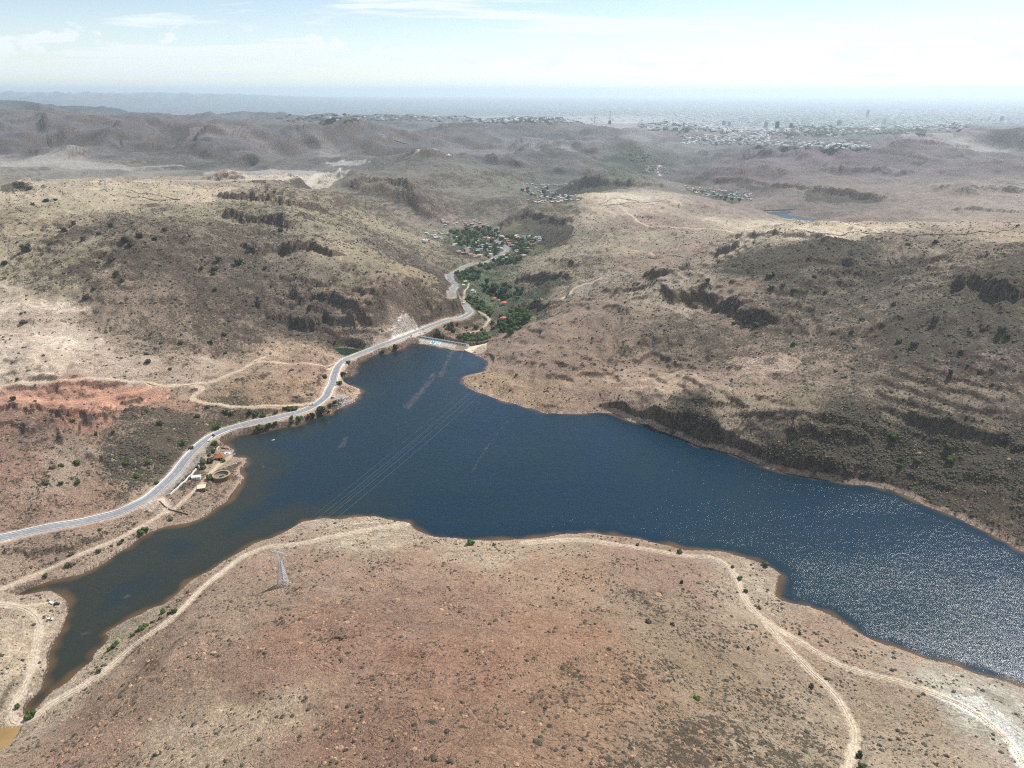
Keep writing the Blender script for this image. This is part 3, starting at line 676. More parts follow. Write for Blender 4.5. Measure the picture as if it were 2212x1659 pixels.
def paint(mask, c, k=1.0):
    global rgb
    c = np.array(srgb(*c), np.float32)
    rgb = rgb * (1 - (mask * k)[..., None]) + c * (mask * k)[..., None]


edge = np.where((sdf > -3) & (sdf < 90), 1 - sstep(0, 9, sdf + perlin(X / 9, Y / 9) * 4), 0)
paint(edge, (196, 166, 140), 0.75); veg *= 1 - 0.85 * edge
for kd, c in (('pale', (206, 186, 158)), ('sand', (212, 190, 158)), ('orange', (208, 150, 112)), ('grey', (196, 184, 166))):
    tm = trackmask[kd]
    paint(tm * np.clip(0.75 + 0.5 * perlin(X / 9, Y / 9), 0, 1), c, 0.55); veg *= 1 - tm; pale *= 1 - tm


def blob(poly, c, k, soft, vg=None, pl=None, nz=1.0):
    """a patch of different ground, outlined in the picture, laid on the land"""
    global veg, pale
    lp = np.array(poly, float); w3 = at(lp[:, 0], lp[:, 1])
    cx, cy = w3[:, 0].mean(), w3[:, 1].mean(); rad = np.max(np.hypot(w3[:, 0] - cx, w3[:, 1] - cy)) * 1.3 + soft * 2
    i0, i1, j0, j1 = window(cx, cy, rad)
    xs = GX[i0:i1, j0:j1] + perlin(GX[i0:i1, j0:j1] / (soft * 2), GY[i0:i1, j0:j1] / (soft * 2)) * soft * nz
    ys = GY[i0:i1, j0:j1] + perlin(GX[i0:i1, j0:j1] / (soft * 2) + 31, GY[i0:i1, j0:j1] / (soft * 2)) * soft * nz
    mk = np.zeros((NR, NA), np.float32); mk[i0:i1, j0:j1] = inside(w3[:, :2], xs, ys)
    if c is not None: paint(mk, c, k)
    if vg is not None: veg = veg * (1 - mk) + vg * mk
    if pl is not None: pale = pale * (1 - mk) + pl * mk


blob([(0,838),(90,832),(230,826),(330,832),(375,850),(350,868),(300,876),(240,884),(180,896),(100,890),(40,880),(0,878)], (204,148,116), .75, 5, .10, .75)
blob([(95,872),(150,880),(215,884),(215,900),(160,900),(110,892)], (192,132,100), .85, 4, .03, .8)
blob([(215,866),(250,872),(258,885),(225,892)], (204,144,108), .85, 4, .03, .8)
blob([(250,852),(300,846),(330,856),(300,872),(262,868)], (182,128,98), .7, 4, .1, 0)
blob([(1640,770),(1700,766),(1735,780),(1720,800),(1660,815),(1600,808),(1600,790)], (186,160,132), .5, 10, .15, .95)
blob([(1330,835),(1400,812),(1480,800),(1540,830),(1440,850),(1360,850)], (190,162,132), .5, 10, .15, .9)
blob([(2050,1500),(2120,1505),(2170,1545),(2212,1580),(2290,1640),(2212,1680),(2170,1590),(2110,1555),(2060,1530)], (236,230,216), .9, 3, .0, .3)
blob([(2010,1492),(2060,1500),(2110,1530),(2060,1532),(2020,1508)], (226,216,198), .7, 3, .03, .3)
blob([(2090,1484),(2130,1500),(2180,1530),(2212,1560),(2212,1540),(2170,1510),(2130,1488)], (150,146,126), .4, 3, .5, .3)
blob([(224,1368),(250,1352),(310,1326),(345,1314),(352,1318),(330,1336),(290,1362),(260,1385),(236,1392)], (176,160,128), .7, 2, .1, 0)
blob([(840,738),(850,700),(862,684),(878,678),(895,690),(905,702),(895,714),(870,724)], (240,222,202), .95, 3, .0, .95)
blob([(905,702),(935,694),(975,684),(998,668),(1000,680),(960,694),(910,708)], (206,178,150), .8, 3, .05, .6)
blob([(715,858),(740,852),(762,860),(764,868),(742,880),(722,884),(712,878),(726,866),(742,862),(718,864)], (178,172,164), .85, 1.2, .05, 0)
blob([(440,985),(478,965),(508,972),(512,985),(533,990),(515,1000),(480,1012),(452,1020),(430,1010)], (196,176,146), .5, 2, .15, .3)
blob([(330,1080),(350,1072),(372,1082),(378,1098),(352,1112),(300,1100)], (208,190,162), .75, 2, .05, .2)
blob([(330,1060),(380,1030),(425,990),(440,970),(446,974),(425,1005),(400,1030),(360,1070)], (166,160,150), .7, 1.5, .15, .1)
blob([(1005,748),(1030,742),(1050,742),(1052,755),(1040,764),(1015,758)], (206,192,160), .75, 1.5, .03, .2)
blob([(800,735),(846,722),(850,735),(810,748)], (190,170,146), .5, 3, .2, .3)
for pl_ in ([(20,735),(110,728),(230,730),(228,742),(120,744),(20,746)], [(0,655),(120,650),(210,664),(190,676),(80,672),(0,676)]):
    blob(pl_, (212,194,166), .5, 8, .08, .9)
rock_band = sstep(0.0, 1.0, 0)   # placeholder value kept for the shader default

for pl_, c_ in (([(440,372),(560,368),(700,372),(758,366),(740,380),(600,389),(500,387)], (212,198,172)), ([(0,346),(200,350),(420,360),(300,366),(0,360)], (204,190,162)), ([(700,352),(740,346),(800,350),(770,358)], (212,200,176)),
               ([(1290,432),(1330,430),(1374,436),(1340,441),(1296,441)], (214,200,172)), ([(1380,437),(1424,437),(1418,442),(1388,441)], (214,200,172)), ([(1130,318),(1220,314),(1260,322),(1160,328)], (196,182,162)), ([(1880,300),(2060,296),(2212,292),(2212,298),(2000,304)], (200,184,162)), ([(930,268),(1010,266),(1060,272),(960,276)], (190,176,160))):
    blob(pl_, c_, .7, 16, .12, .6)
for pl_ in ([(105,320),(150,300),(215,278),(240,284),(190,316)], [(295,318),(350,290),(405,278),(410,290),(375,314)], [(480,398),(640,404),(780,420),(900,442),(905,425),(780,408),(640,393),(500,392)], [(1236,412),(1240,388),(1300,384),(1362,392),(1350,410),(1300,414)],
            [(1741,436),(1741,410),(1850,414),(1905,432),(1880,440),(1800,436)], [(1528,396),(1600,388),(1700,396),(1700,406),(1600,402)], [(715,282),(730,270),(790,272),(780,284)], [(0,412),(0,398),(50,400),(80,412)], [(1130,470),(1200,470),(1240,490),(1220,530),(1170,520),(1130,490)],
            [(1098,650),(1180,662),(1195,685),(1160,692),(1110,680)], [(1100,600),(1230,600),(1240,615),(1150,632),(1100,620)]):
    blob(pl_, (112,106,92), .55, 14, .85, .0)  # dark hill fronts: denser scrub, with some of their shade painted into the colour

# green ground under the valley trees
blob([(1000,728),(1040,738),(1075,722),(1110,706),(1140,692),(1125,670),(1105,655),(1140,630),(1100,610),(1060,600),(1030,598),(1020,585),(990,590),(985,612),(1010,640),(1020,662),(1060,680),(1080,700),(1040,722)], (92,112,74), .75, 8, .85, 0)
blob([(960,500),(1000,485),(1060,490),(1080,520),(1085,540),(1050,555),(1000,545),(960,525)], (104,118,82), .55, 12, .7, 0)
blob([(1100,520),(1140,515),(1160,530),(1130,560),(1080,565),(1050,575),(1090,550)], (104,118,82), .55, 12, .7, 0)
blob([(1120,410),(1180,400),(1220,400),(1260,430),(1200,442),(1140,440)], (104,124,90), .6, 20, .7, 0)
blob([(1480,405),(1540,408),(1600,415),(1622,432),(1590,440),(1540,432),(1500,420)], (104,124,90), .6, 20, .7, 0)
blob([(1350,345),(1380,325),(1400,335),(1420,350),(1400,370),(1370,362)], (104,124,90), .6, 30, .7, 0)
blob([(1700,300),(1900,285),(2000,275),(1900,292),(1780,304)], (100,124,84), .6, 40, .7, 0)
blob([(1280,266),(1350,262),(1420,266),(1500,272),(1380,276),(1290,272)], (214,196,180), .7, 60, .0, 0)

# ------------------------------------------------------------------ materials
MATS = {}


def mat(name, c=(0.5, 0.5, 0.5), rough=0.9, var=0.0, vscale=1.0, spec=0.2, metal=0.0):
    if name in MATS: return MATS[name]
    m_ = bpy.data.materials.new(name); m_.use_nodes = True; t = m_.node_tree
    b = NB(t); p = t.nodes['Principled BSDF']
    p.inputs['Roughness'].default_value = rough; p.inputs['Specular IOR Level'].default_value = spec; p.inputs['Metallic'].default_value = metal
    if var:
        g = b.n('ShaderNodeNewGeometry')
        nz = b.noise(g.outputs['Position'], vscale, 4, 0.6)
        f = b.ramp(nz, 0.3, 0.7)
        lo = tuple(x * (1 - var) for x in c); hi = tuple(min(1, x * (1 + var)) for x in c)
        t.links.new(b.mix(f, lo, hi), p.inputs['Base Color'])
    else:
        p.inputs['Base Color'].default_value = (*c, 1)
    MATS[name] = m_
    return m_


gm = bpy.data.materials.new('dry_ground'); gm.use_nodes = True; t = gm.node_tree; b = NB(t); p = t.nodes['Principled BSDF']
p.inputs['Roughness'].default_value = 0.95; p.inputs['Specular IOR Level'].default_value = 0.1
at1 = b.n('ShaderNodeAttribute', attribute_name='Col'); at2 = b.n('ShaderNodeAttribute', attribute_name='Cov')
g = b.n('ShaderNodeNewGeometry'); pos = g.outputs['Position']
sp = b.n('ShaderNodeSeparateColor', {0: at2.outputs['Color']}); vegs, pals, trk = sp.outputs[0], sp.outputs[1], sp.outputs[2]
base = at1.outputs['Color']
n_big = b.noise(pos, 0.012, 5, 0.6, 0.6); n_mid = b.noise(pos, 0.07, 6, 0.62, 0.5); n_fin = b.noise(pos, 0.45, 6, 0.68, 0.3); n_gr = b.noise(pos, 1.05, 4, 0.75); n_hu = b.noise(pos, 0.0021, 5, 0.62, 0.7)
k = b.math('ADD', b.math('MULTIPLY', b.math('SUBTRACT', n_big, 0.5), 0.55), b.math('MULTIPLY', b.math('SUBTRACT', n_mid, 0.5), 0.75))
k = b.math('ADD', k, b.math('MULTIPLY', b.math('SUBTRACT', n_fin, 0.5), 1.7))
k = b.math('ADD', k, b.math('MULTIPLY', b.math('SUBTRACT', n_gr, 0.5), 1.9))
k = b.math('ADD', k, b.math('MULTIPLY', b.math('SUBTRACT', n_hu, 0.5), 0.9))
k = b.math('ADD', k, 1.0)
kk = b.n('ShaderNodeCombineColor', {0: k, 1: k, 2: k}).outputs[0]
c1_ = b.mix(1.0, base, kk, 'MULTIPLY')
red = b.ramp(b.noise(pos, 0.022, 4, 0.6, 0.8), 0.45, 0.72)
c1_ = b.mix(b.math('MULTIPLY', red, 0.15), c1_, b.mix(1.0, c1_, (1.14, 0.90, 0.78), 'MULTIPLY'))
# pale rock flakes, drawn out along the bedding
mp = b.n('ShaderNodeMapping', {'Vector': pos, 'Rotation': (0, 0, 0.15), 'Scale': (0.05, 0.20, 0.4)})
fl = b.noise(mp.outputs[0], 1.0, 7, 0.68, 0.7)
th = b.math('SUBTRACT', 0.66, b.math('MULTIPLY', pals, 0.19))
flm = b.math('MULTIPLY', b.ramp(b.math('SUBTRACT', fl, th), 0.0, 0.05), b.math('MULTIPLY', pals, 0.9, clamp=True))
c2_ = b.mix(flm, c1_, b.mix(1.0, c1_, (1.38, 1.42, 1.44), 'MULTIPLY'))
# thin pale rills and animal paths
rl_ = b.n('ShaderNodeMath', {0: b.math('SUBTRACT', b.noise(pos, 0.017, 5, 0.55, 1.2), 0.5)}, operation='ABSOLUTE').outputs[0]
rl2 = b.n('ShaderNodeMath', {0: b.math('SUBTRACT', b.noise(pos, 0.055, 4, 0.6, 0.8), 0.5)}, operation='ABSOLUTE').outputs[0]
rill = b.math('ADD', b.math('MULTIPLY', b.ramp(rl_, 0.010, 0.0), 0.55), b.math('MULTIPLY', b.ramp(rl2, 0.014, 0.0), 0.40), clamp=True)
c2_ = b.mix(rill, c2_, b.mix(1.0, c2_, (1.30, 1.28, 1.24), 'MULTIPLY'))
# loose stones
vo = b.n('ShaderNodeTexVoronoi', {'Vector': pos, 'Scale': 0.36, 'Randomness': 1.0}, feature='F1')
stn = b.math('MULTIPLY', b.ramp(vo.outputs['Distance'], 0.30, 0.16), b.ramp(b.noise(pos, 0.09, 3, 0.6), 0.48, 0.62))
c2_ = b.mix(b.math('MULTIPLY', stn, b.math('SUBTRACT', 0.5, b.math('MULTIPLY', trk, 0.5))), c2_, b.mix(1.0, c2_, (1.5, 1.36, 1.22), 'MULTIPLY'))
# low scrub cover: grey-green clumps at two sizes
s1 = b.noise(pos, 0.30, 5, 0.72, 0.2); s2 = b.noise(pos, 0.045, 5, 0.6, 0.4); s3 = b.noise(pos, 0.9, 3, 0.6)
sv = b.math('ADD', b.math('ADD', b.math('MULTIPLY', s1, 0.50), b.math('MULTIPLY', s2, 0.30)), b.math('MULTIPLY', s3, 0.20))
sv = b.math('ADD', sv, b.math('MULTIPLY', b.math('SUBTRACT', b.noise(pos, 0.0034, 4, 0.6, 0.5), 0.5), 0.35))
th2 = b.math('SUBTRACT', 0.635, b.math('MULTIPLY', vegs, 0.200))
sm = b.ramp(b.math('SUBTRACT', sv, th2), 0.0, 0.035)
grn = b.mix(b.ramp(b.noise(pos, 0.03, 3, 0.5), 0.35, 0.65), (0.104, 0.082, 0.062), (0.084, 0.076, 0.050))
c3_ = b.mix(b.math('MULTIPLY', sm, 0.85), c2_, grn)
# bare rock on the steep faces
nz = b.n('ShaderNodeSeparateXYZ', {0: g.outputs['True Normal']}).outputs[2]
stp = b.math('SUBTRACT', 1.0, b.ramp(b.math('ADD', nz, b.math('MULTIPLY', b.math('SUBTRACT', n_mid, 0.5), 0.15)), 0.66, 0.88))
mr = b.n('ShaderNodeMapping', {'Vector': pos, 'Scale': (0.25, 0.25, 0.05)})
rkn = b.ramp(b.noise(mr.outputs[0], 1.0, 6, 0.75), 0.34, 0.66)
rk = b.mix(rkn, (0.045, 0.036, 0.032), (0.38, 0.275, 0.215))
c4_ = b.mix(b.math('MULTIPLY', b.math('MULTIPLY', stp, 0.9), b.math('SUBTRACT', 1.0, b.math('MULTIPLY', pals, 0.9))), c3_, rk)
t.links.new(c4_, p.inputs['Base Color'])
hb = b.math('ADD', b.math('MULTIPLY', n_fin, 1.2), b.math('MULTIPLY', n_gr, 0.6))
hb = b.math('ADD', hb, b.math('MULTIPLY', b.math('MULTIPLY', rkn, stp), 3.0)); hb = b.math('SUBTRACT', hb, b.math('MULTIPLY', rill, 0.8)); hb = b.math('ADD', hb, b.math('MULTIPLY', sm, 0.55)); hb = b.math('ADD', hb, b.math('MULTIPLY', n_mid, 2.0))
bp = b.n('ShaderNodeBump', {'Strength': b.math('SUBTRACT', 1.0, b.math('MULTIPLY', trk, 0.8)), 'Distance': 2.0, 'Height': hb})
t.links.new(bp.outputs[0], p.inputs['Normal'])


def grid_mesh(name, PX, PY, PZ, keep=None):
    nr, na = PX.shape
    idx = np.arange(nr * na).reshape(nr, na)
    q = np.stack([idx[:-1, :-1], idx[:-1, 1:], idx[1:, 1:], idx[1:, :-1]], -1).reshape(-1, 4)
    if keep is not None:
        kq = (keep[:-1, :-1] & keep[:-1, 1:] & keep[1:, 1:] & keep[1:, :-1]).reshape(-1)
        q = q[kq]
        used = np.unique(q); remap = np.full(nr * na, -1); remap[used] = np.arange(len(used)); q = remap[q]
    else:
        used = np.arange(nr * na)
    co = np.stack([PX.reshape(-1)[used], PY.reshape(-1)[used], PZ.reshape(-1)[used]], 1).astype(np.float32)
    me = bpy.data.meshes.new(name)
    me.vertices.add(len(co)); me.vertices.foreach_set('co', co.reshape(-1))
    me.loops.add(len(q) * 4); me.loops.foreach_set('vertex_index', q.reshape(-1).astype(np.int32))
    me.polygons.add(len(q)); me.polygons.foreach_set('loop_start', np.arange(0, len(q) * 4, 4, dtype=np.int32))
    me.polygons.foreach_set('use_smooth', np.ones(len(q), bool))
    me.update(calc_edges=True)
    return me, used


def add_attr(me, name, arr):
    a = me.color_attributes.new(name, 'FLOAT_COLOR', 'POINT')
    v = np.ones((len(arr), 4), np.float32); v[:, :3] = arr
    a.data.foreach_set('color', v.reshape(-1))


me, used = grid_mesh('ground', GX, GY, H)
lum = (rgb * np.array([0.3, 0.55, 0.15], np.float32)).sum(-1, keepdims=True)
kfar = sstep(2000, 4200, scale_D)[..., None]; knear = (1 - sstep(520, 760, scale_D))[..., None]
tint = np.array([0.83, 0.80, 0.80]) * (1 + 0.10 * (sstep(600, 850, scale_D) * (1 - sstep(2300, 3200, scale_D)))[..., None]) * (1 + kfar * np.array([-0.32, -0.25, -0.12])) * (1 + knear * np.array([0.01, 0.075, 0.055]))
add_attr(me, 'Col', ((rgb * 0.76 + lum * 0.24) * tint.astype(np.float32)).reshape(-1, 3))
tm_all = np.clip(sum(trackmask.values()), 0, 1)
add_attr(me, 'Cov', np.stack([veg, pale, tm_all], -1).reshape(-1, 3))
me.materials.append(gm)
go = bpy.data.objects.new('ground', me); C.objects.link(go); tag(go, kind='structure')

# ------------------------------------------------------------------ the lake
wm = bpy.data.materials.new('lake_water'); wm.use_nodes = True; t = wm.node_tree; b = NB(t); p = t.nodes['Principled BSDF']
a_ = b.n('ShaderNodeAttribute', attribute_name='Dep'); sp = b.n('ShaderNodeSeparateColor', {0: a_.outputs['Color']})
g = b.n('ShaderNodeNewGeometry'); pos = g.outputs['Position']
nn = b.noise(pos, 0.006, 4, 0.6, 0.8)
deep = b.mix(b.ramp(nn, 0.35, 0.65), (0.004, 0.021, 0.040), (0.006, 0.023, 0.034))
c_ = b.mix(sp.outputs[2], deep, (0.026, 0.029, 0.020))
c_ = b.mix(sp.outputs[0], c_, (0.12, 0.070, 0.030))
mf = b.n('ShaderNodeMapping', {'Vector': pos, 'Rotation': (0, 0, -0.35), 'Scale': (0.30, 0.045, 1)})
fo = b.math('MULTIPLY', sp.outputs[1], b.ramp(b.noise(mf.outputs[0], 1.0, 5, 0.7), 0.28, 0.66))
c_ = b.mix(b.math('MULTIPLY', fo, 0.55), c_, (0.13, 0.095, 0.09))
t.links.new(c_, p.inputs['Base Color'])
p.inputs['Roughness'].default_value = 0.13; p.inputs['IOR'].default_value = 1.33; p.inputs['Specular IOR Level'].default_value = 0.42
h1 = b.noise(pos, 2.4, 2.0, 0.6, 0.4); h2 = b.noise(pos, 0.16, 3.0, 0.6, 0.3)
ml_ = b.n('ShaderNodeMapping', {'Vector': pos, 'Rotation': (0, 0, 0.6), 'Scale': (0.004, 0.018, 1)})
lane = b.ramp(b.noise(ml_.outputs[0], 1.0, 4, 0.6, 0.6), 0.3, 0.7, lo=0.72, hi=1.12)
hh = b.math('MULTIPLY', b.math('ADD', b.math('MULTIPLY', h1, 0.14), b.math('MULTIPLY', h2, 0.40)), b.math('MULTIPLY', lane, b.n('ShaderNodeAttribute', attribute_name='Wav').outputs['Fac']))
bp = b.n('ShaderNodeBump', {'Strength': 1.0, 'Distance': 1.0, 'Height': hh})
t.links.new(bp.outputs[0], p.inputs['Normal'])

keep = (sdf < 10) & ~((behind > -1) & (along > -25) & (along < 145)) & (scale_D < 1600)
me, used = grid_mesh('lake_water', GX, GY, np.zeros_like(GX), keep)
brown = np.where(sdf > -3, 1.0, 0) * 0 + (1 - sstep(0.0, 8.0, -sdf + perlin(X / 18, Y / 18) * 5)) * (0.8 + 0.3 * perlin(X / 40 + 5, Y / 40))
brown = np.clip(brown, 0, 1)
left = (1 - sstep(-420, -150, X + (Y - 500) * -0.25)) * (1 - sstep(560, 900, Y)) + 0.35 * (1 - sstep(-250, 0, X))
shal = np.clip(left * (1 - sstep(3, 60, -sdf + perlin(X / 40, Y / 40) * 20)) + 0.35 * left, 0, 1)
foam = np.zeros((NR, NA), np.float32)
for line, wpx in (([(977,758),(968,775),(962,790),(952,812)], 3.2), ([(938,806),(930,822),(915,840),(895,862),(880,880)], 4.6), ([(1100,905),(1060,955),(1035,990),(1020,1020)], 0.9),
                 ([(1000,760),(994,775)], 1.5), ([(748,945),(738,965)], 3), ([(180,1370),(190,1368)], 2), ([(262,1290),(275,1287)], 2), ([(690,878),(720,884)], 1.0), ([(565,1000),(570,1010)], 1)):
    lp = resample(smooth(np.array([P2(*q_) for q_ in line]), 2), 3)
    wdt = wpx * np.linspace(0.7, 1.2, len(lp))
    d, v = stamp(lp, wpx * 3.0, wdt)
    m = np.isfinite(d)
    foam[m] = np.maximum(foam[m], 1 - sstep(0.4, 1.5, (d[m] + perlin(X[m] / 7, Y[m] / 7) * wpx * 0.9) / np.maximum(v[m], 0.1)))
dep = np.stack([brown, foam, shal], -1).reshape(-1, 3)[used]
add_attr(me, 'Dep', dep)
wav = (0.35 + 0.65 * sstep(2, 20, -sdf + perlin(X / 25, Y / 25) * 6)).reshape(-1)[used]
add_attr(me, 'Wav', np.stack([wav] * 3, -1))
me.materials.append(wm)
lo = bpy.data.objects.new('lake_water', me); C.objects.link(lo); tag(lo, kind='structure')

for nm, pw, z0, col_, kd in pond_w:
    bme = bpy.data.meshes.new(nm)
    cx, cy = pw.mean(0); pe = (pw - [cx, cy]) * 1.03 + [cx, cy]
    bme.from_pydata([(x_, y_, z0) for x_, y_ in pe], [], [list(range(len(pe)))])
    bme.update()
    if bme.polygons[0].normal.z < 0: bme.flip_normals()
    m_ = mat('pond_' + kd, col_, 0.9 if kd == 'dry' else 0.35, 0.15, 0.05, 0.1 if kd == 'dry' else 0.25)
    bme.materials.append(m_)
    o = bpy.data.objects.new(nm, bme); C.objects.link(o); tag(o, kind='structure')

# ------------------------------------------------------------------ paved road, kerb walls and dirt tracks as ribbons on the ground


def ribbon(pts, half, lift=0.2, off=0.0, jag=0.0, zfun=None):
    p_ = np.asarray(pts, float)
    tn = np.gradient(p_[:, :2], axis=0); tn /= np.linalg.norm(tn, axis=1)[:, None] + 1e-9
    nr_ = np.stack([-tn[:, 1], tn[:, 0]], 1)
    jl = perlin(np.arange(len(p_)) * 0.43, np.full(len(p_), 3.3)) * jag; jr = perlin(np.arange(len(p_)) * 0.7, np.full(len(p_), 9.3)) * jag
    A = p_[:, :2] + nr_ * (off + half + jl)[:, None]; B = p_[:, :2] + nr_ * (off - half - jr)[:, None]
    z = p_[:, 2] + lift
    v = np.empty((2 * len(p_), 3)); v[0::2, :2] = A; v[1::2, :2] = B; v[0::2, 2] = z; v[1::2, 2] = z
    f = [(2 * i, 2 * i + 1, 2 * i + 3, 2 * i + 2) for i in range(len(p_) - 1)]
    return v, f


def mesh_obj(name, v, f, m_, parent=None, smooth_=False):
    me_ = bpy.data.meshes.new(name); me_.from_pydata([tuple(x) for x in v], [], [tuple(x) for x in f]); me_.update()
    if m_ is not None: me_.materials.append(m_)
    if smooth_:
        for q_ in me_.polygons: q_.use_smooth = True
    o = bpy.data.objects.new(name, me_); C.objects.link(o)
    if parent is not None: o.parent = parent
    return o


asph = mat('asphalt', srgb(160, 162, 164, 0.62), 0.9, 0.10, 0.4)
half1 = np.full(len(roadA), 5.0)
v, f = ribbon(roadA, half1, 0.10)
tag(mesh_obj('road', v, f, asph), kind='structure')
v, f = ribbon(roadB, np.full(len(roadB), 4.6), 0.3)
tag(mesh_obj('valley_road', v, f, asph), kind='structure')
line_m = mat('road_paint', (0.78, 0.76, 0.70), 0.8)
mk_v, mk_f = [], []
for off in (-4.2, 4.2):
    v, f = ribbon(roadA, np.full(len(roadA), 0.14), 0.112, off); n0 = len(mk_v)
    mk_v += list(v); mk_f += [tuple(i + n0 for i in q_) for q_ in f]
seg = resample(roadA, 4)
for i in range(0, len(seg) - 2, 3):
    v, f = ribbon(seg[i:i + 2], np.full(2, 0.12), 0.112, 0.0); n0 = len(mk_v)
    mk_v += list(v); mk_f += [tuple(j + n0 for j in q_) for q_ in f]
tag(mesh_obj('road_marking', mk_v, mk_f, line_m), kind='structure')
tcol = {'pale': (204, 186, 162), 'sand': (208, 188, 160), 'orange': (212, 156, 118), 'grey': (198, 190, 176)}
tv = {k_: ([], []) for k_ in tcol}
for w3, hw, kd in tracks:
    for off_, hh_ in (((-0.46 * hw, 0.30 * hw), (0.46 * hw, 0.30 * hw)) if hw < 3 else ((0.0, hw * 0.62),)):
        v, f = ribbon(w3, np.full(len(w3), hh_), 0.06 if hw < 5 else 0.6, off_, hw * 0.28)
        n0 = len(tv[kd][0]); tv[kd][0].extend(list(v)); tv[kd][1].extend([tuple(j + n0 for j in q_) for q_ in f])
for kd, (v, f) in tv.items():
    if v:
        o = mesh_obj('dirt_track' if kd != 'grey' else 'gravel_road', v, f, mat('track_' + kd, srgb(*tcol[kd], 0.8), 0.95, 0.30, 0.5)); tag(o, kind='structure')

# ------------------------------------------------------------------ mesh building for the things


class MB:
    """collects boxes, bars and outlines; build() links them as one mesh object"""
    def __init__(self):
        self.v, self.f, self.mi = [], [], []

    def add(self, v, f, mi=0):
        n = len(self.v); self.v += [tuple(x) for x in v]; self.f += [tuple(i + n for i in q_) for q_ in f]; self.mi += [mi] * len(f); return self

    def box(self, x0, x1, y0, y1, z0, z1, mi=0):
        v = [(x0, y0, z0), (x1, y0, z0), (x1, y1, z0), (x0, y1, z0), (x0, y0, z1), (x1, y0, z1), (x1, y1, z1), (x0, y1, z1)]
        return self.add(v, [(0, 3, 2, 1), (4, 5, 6, 7), (0, 1, 5, 4), (1, 2, 6, 5), (2, 3, 7, 6), (3, 0, 4, 7)], mi)

    def bar(self, a, b_, r0, r1=None, n=4, mi=0):
        a = Vector(a); b_ = Vector(b_); d = (b_ - a)
        if d.length < 1e-6: return self
        q_ = d.to_track_quat('Z', 'Y'); r1 = r0 if r1 is None else r1
        v = []
        for c_, r_ in ((a, r0), (b_, r1)):
            for k_ in range(n):
                t_ = 2 * math.pi * (k_ + 0.5) / n
                v.append(c_ + q_ @ Vector((math.cos(t_) * r_, math.sin(t_) * r_, 0)))
        f = [(k_, (k_ + 1) % n, n + (k_ + 1) % n, n + k_) for k_ in range(n)] + [tuple(reversed(range(n))), tuple(range(n, 2 * n))]
        return self.add(v, f, mi)

    def prism(self, poly, z0, z1, mi=0):
        n = len(poly)
        v = [(x_, y_, z0) for x_, y_ in poly] + [(x_, y_, z1) for x_, y_ in poly]
        ar = sum(poly[i][0] * poly[(i + 1) % n][1] - poly[(i + 1) % n][0] * poly[i][1] for i in range(n))
        idx = list(range(n)) if ar > 0 else list(reversed(range(n)))
        f = [tuple(reversed(idx)), tuple(i + n for i in idx)]
        for i in range(n):
            a_, b2 = idx[i], idx[(i + 1) % n]
            f.append((a_, b2, b2 + n, a_ + n))
        return self.add(v, f, mi)

    def ring(self, r0, r1, z0, z1, n=32, mi=0):
        v = []
        for k_ in range(n):
            t_ = 2 * math.pi * k_ / n
            for r_, z_ in ((r0, z0), (r1, z0), (r1, z1), (r0, z1)):
                v.append((math.cos(t_) * r_, math.sin(t_) * r_, z_))
        f = []
        for k_ in range(n):
            a_, b2 = k_ * 4, ((k_ + 1) % n) * 4
            for e in range(4):
                f.append((a_ + e, b2 + e, b2 + (e + 1) % 4, a_ + (e + 1) % 4)[::-1])
        return self.add(v, f, mi)

    def loft(self, secs, mi=0, caps=True):
        """secs: list of equally long closed outlines of 3-D points"""
        n = len(secs[0]); v = [p_ for s_ in secs for p_ in s_]; f = []
        for i in range(len(secs) - 1):
            for k_ in range(n):
                f.append((i * n + k_, i * n + (k_ + 1) % n, (i + 1) * n + (k_ + 1) % n, (i + 1) * n + k_))
        if caps: f += [tuple(reversed(range(n))), tuple(range((len(secs) - 1) * n, len(secs) * n))]
        return self.add(v, f, mi)

    def build(self, name, mats, parent=None, smooth_=False):
        o = mesh_obj(name, self.v, self.f, None, parent, smooth_)
        for m_ in (mats if isinstance(mats, (list, tuple)) else [mats]): o.data.materials.append(m_)
        if any(self.mi): o.data.polygons.foreach_set('material_index', self.mi)
        return o


def empty(name, loc, rz=0.0, s=1.0):
    o = bpy.data.objects.new(name, None); C.objects.link(o); o.location = loc; o.rotation_euler = (0, 0, rz); o.scale = (s, s, s); o.empty_display_size = 1
    return o


def copy_tree(o, parent=None):
    c = o.copy(); C.objects.link(c); c.parent = parent
    for ch in list(o.children): copy_tree(ch, c)
    return c


def spot(px, py, sink=0.0):
    p_ = at(px, py)[0]; return (float(p_[0]), float(p_[1]), float(p_[2]) - sink)


def heading(p_, q_):
    return math.atan2(q_[1] - p_[1], q_[0] - p_[0])


def dpx(p_):   # metres covered by one picture unit at a point
    return (p_[1] * math.cos(PITCH) + (CAM_H - p_[2]) * math.sin(PITCH)) / FD


white = mat('white_plaster', srgb(236, 232, 222, 0.85), 0.8, 0.08, 0.8)
cream = mat('cream_plaster', srgb(226, 208, 176, 0.8), 0.85, 0.12, 0.8)
conc = mat('pale_concrete', srgb(214, 206, 190, 0.8), 0.85, 0.14, 0.25)
conc2 = mat('stained_concrete', srgb(172, 152, 126, 0.75), 0.9, 0.2, 0.3)
brick = mat('brown_brick', srgb(150, 108, 84, 0.7), 0.9, 0.2, 1.2)
tile = mat('red_tile', srgb(180, 108, 82, 0.7), 0.8, 0.18, 0.8)
redc = mat('red_canopy', srgb(216, 116, 98, 0.85), 0.7, 0.1, 0.6)
dark = mat('dark_opening', (0.015, 0.015, 0.02), 0.6)
teal = mat('teal_paint', srgb(60, 110, 120, 0.7), 0.6)
steel = mat('galvanised_steel', srgb(206, 206, 204, 0.9), 0.5, 0, 1, 0.5)
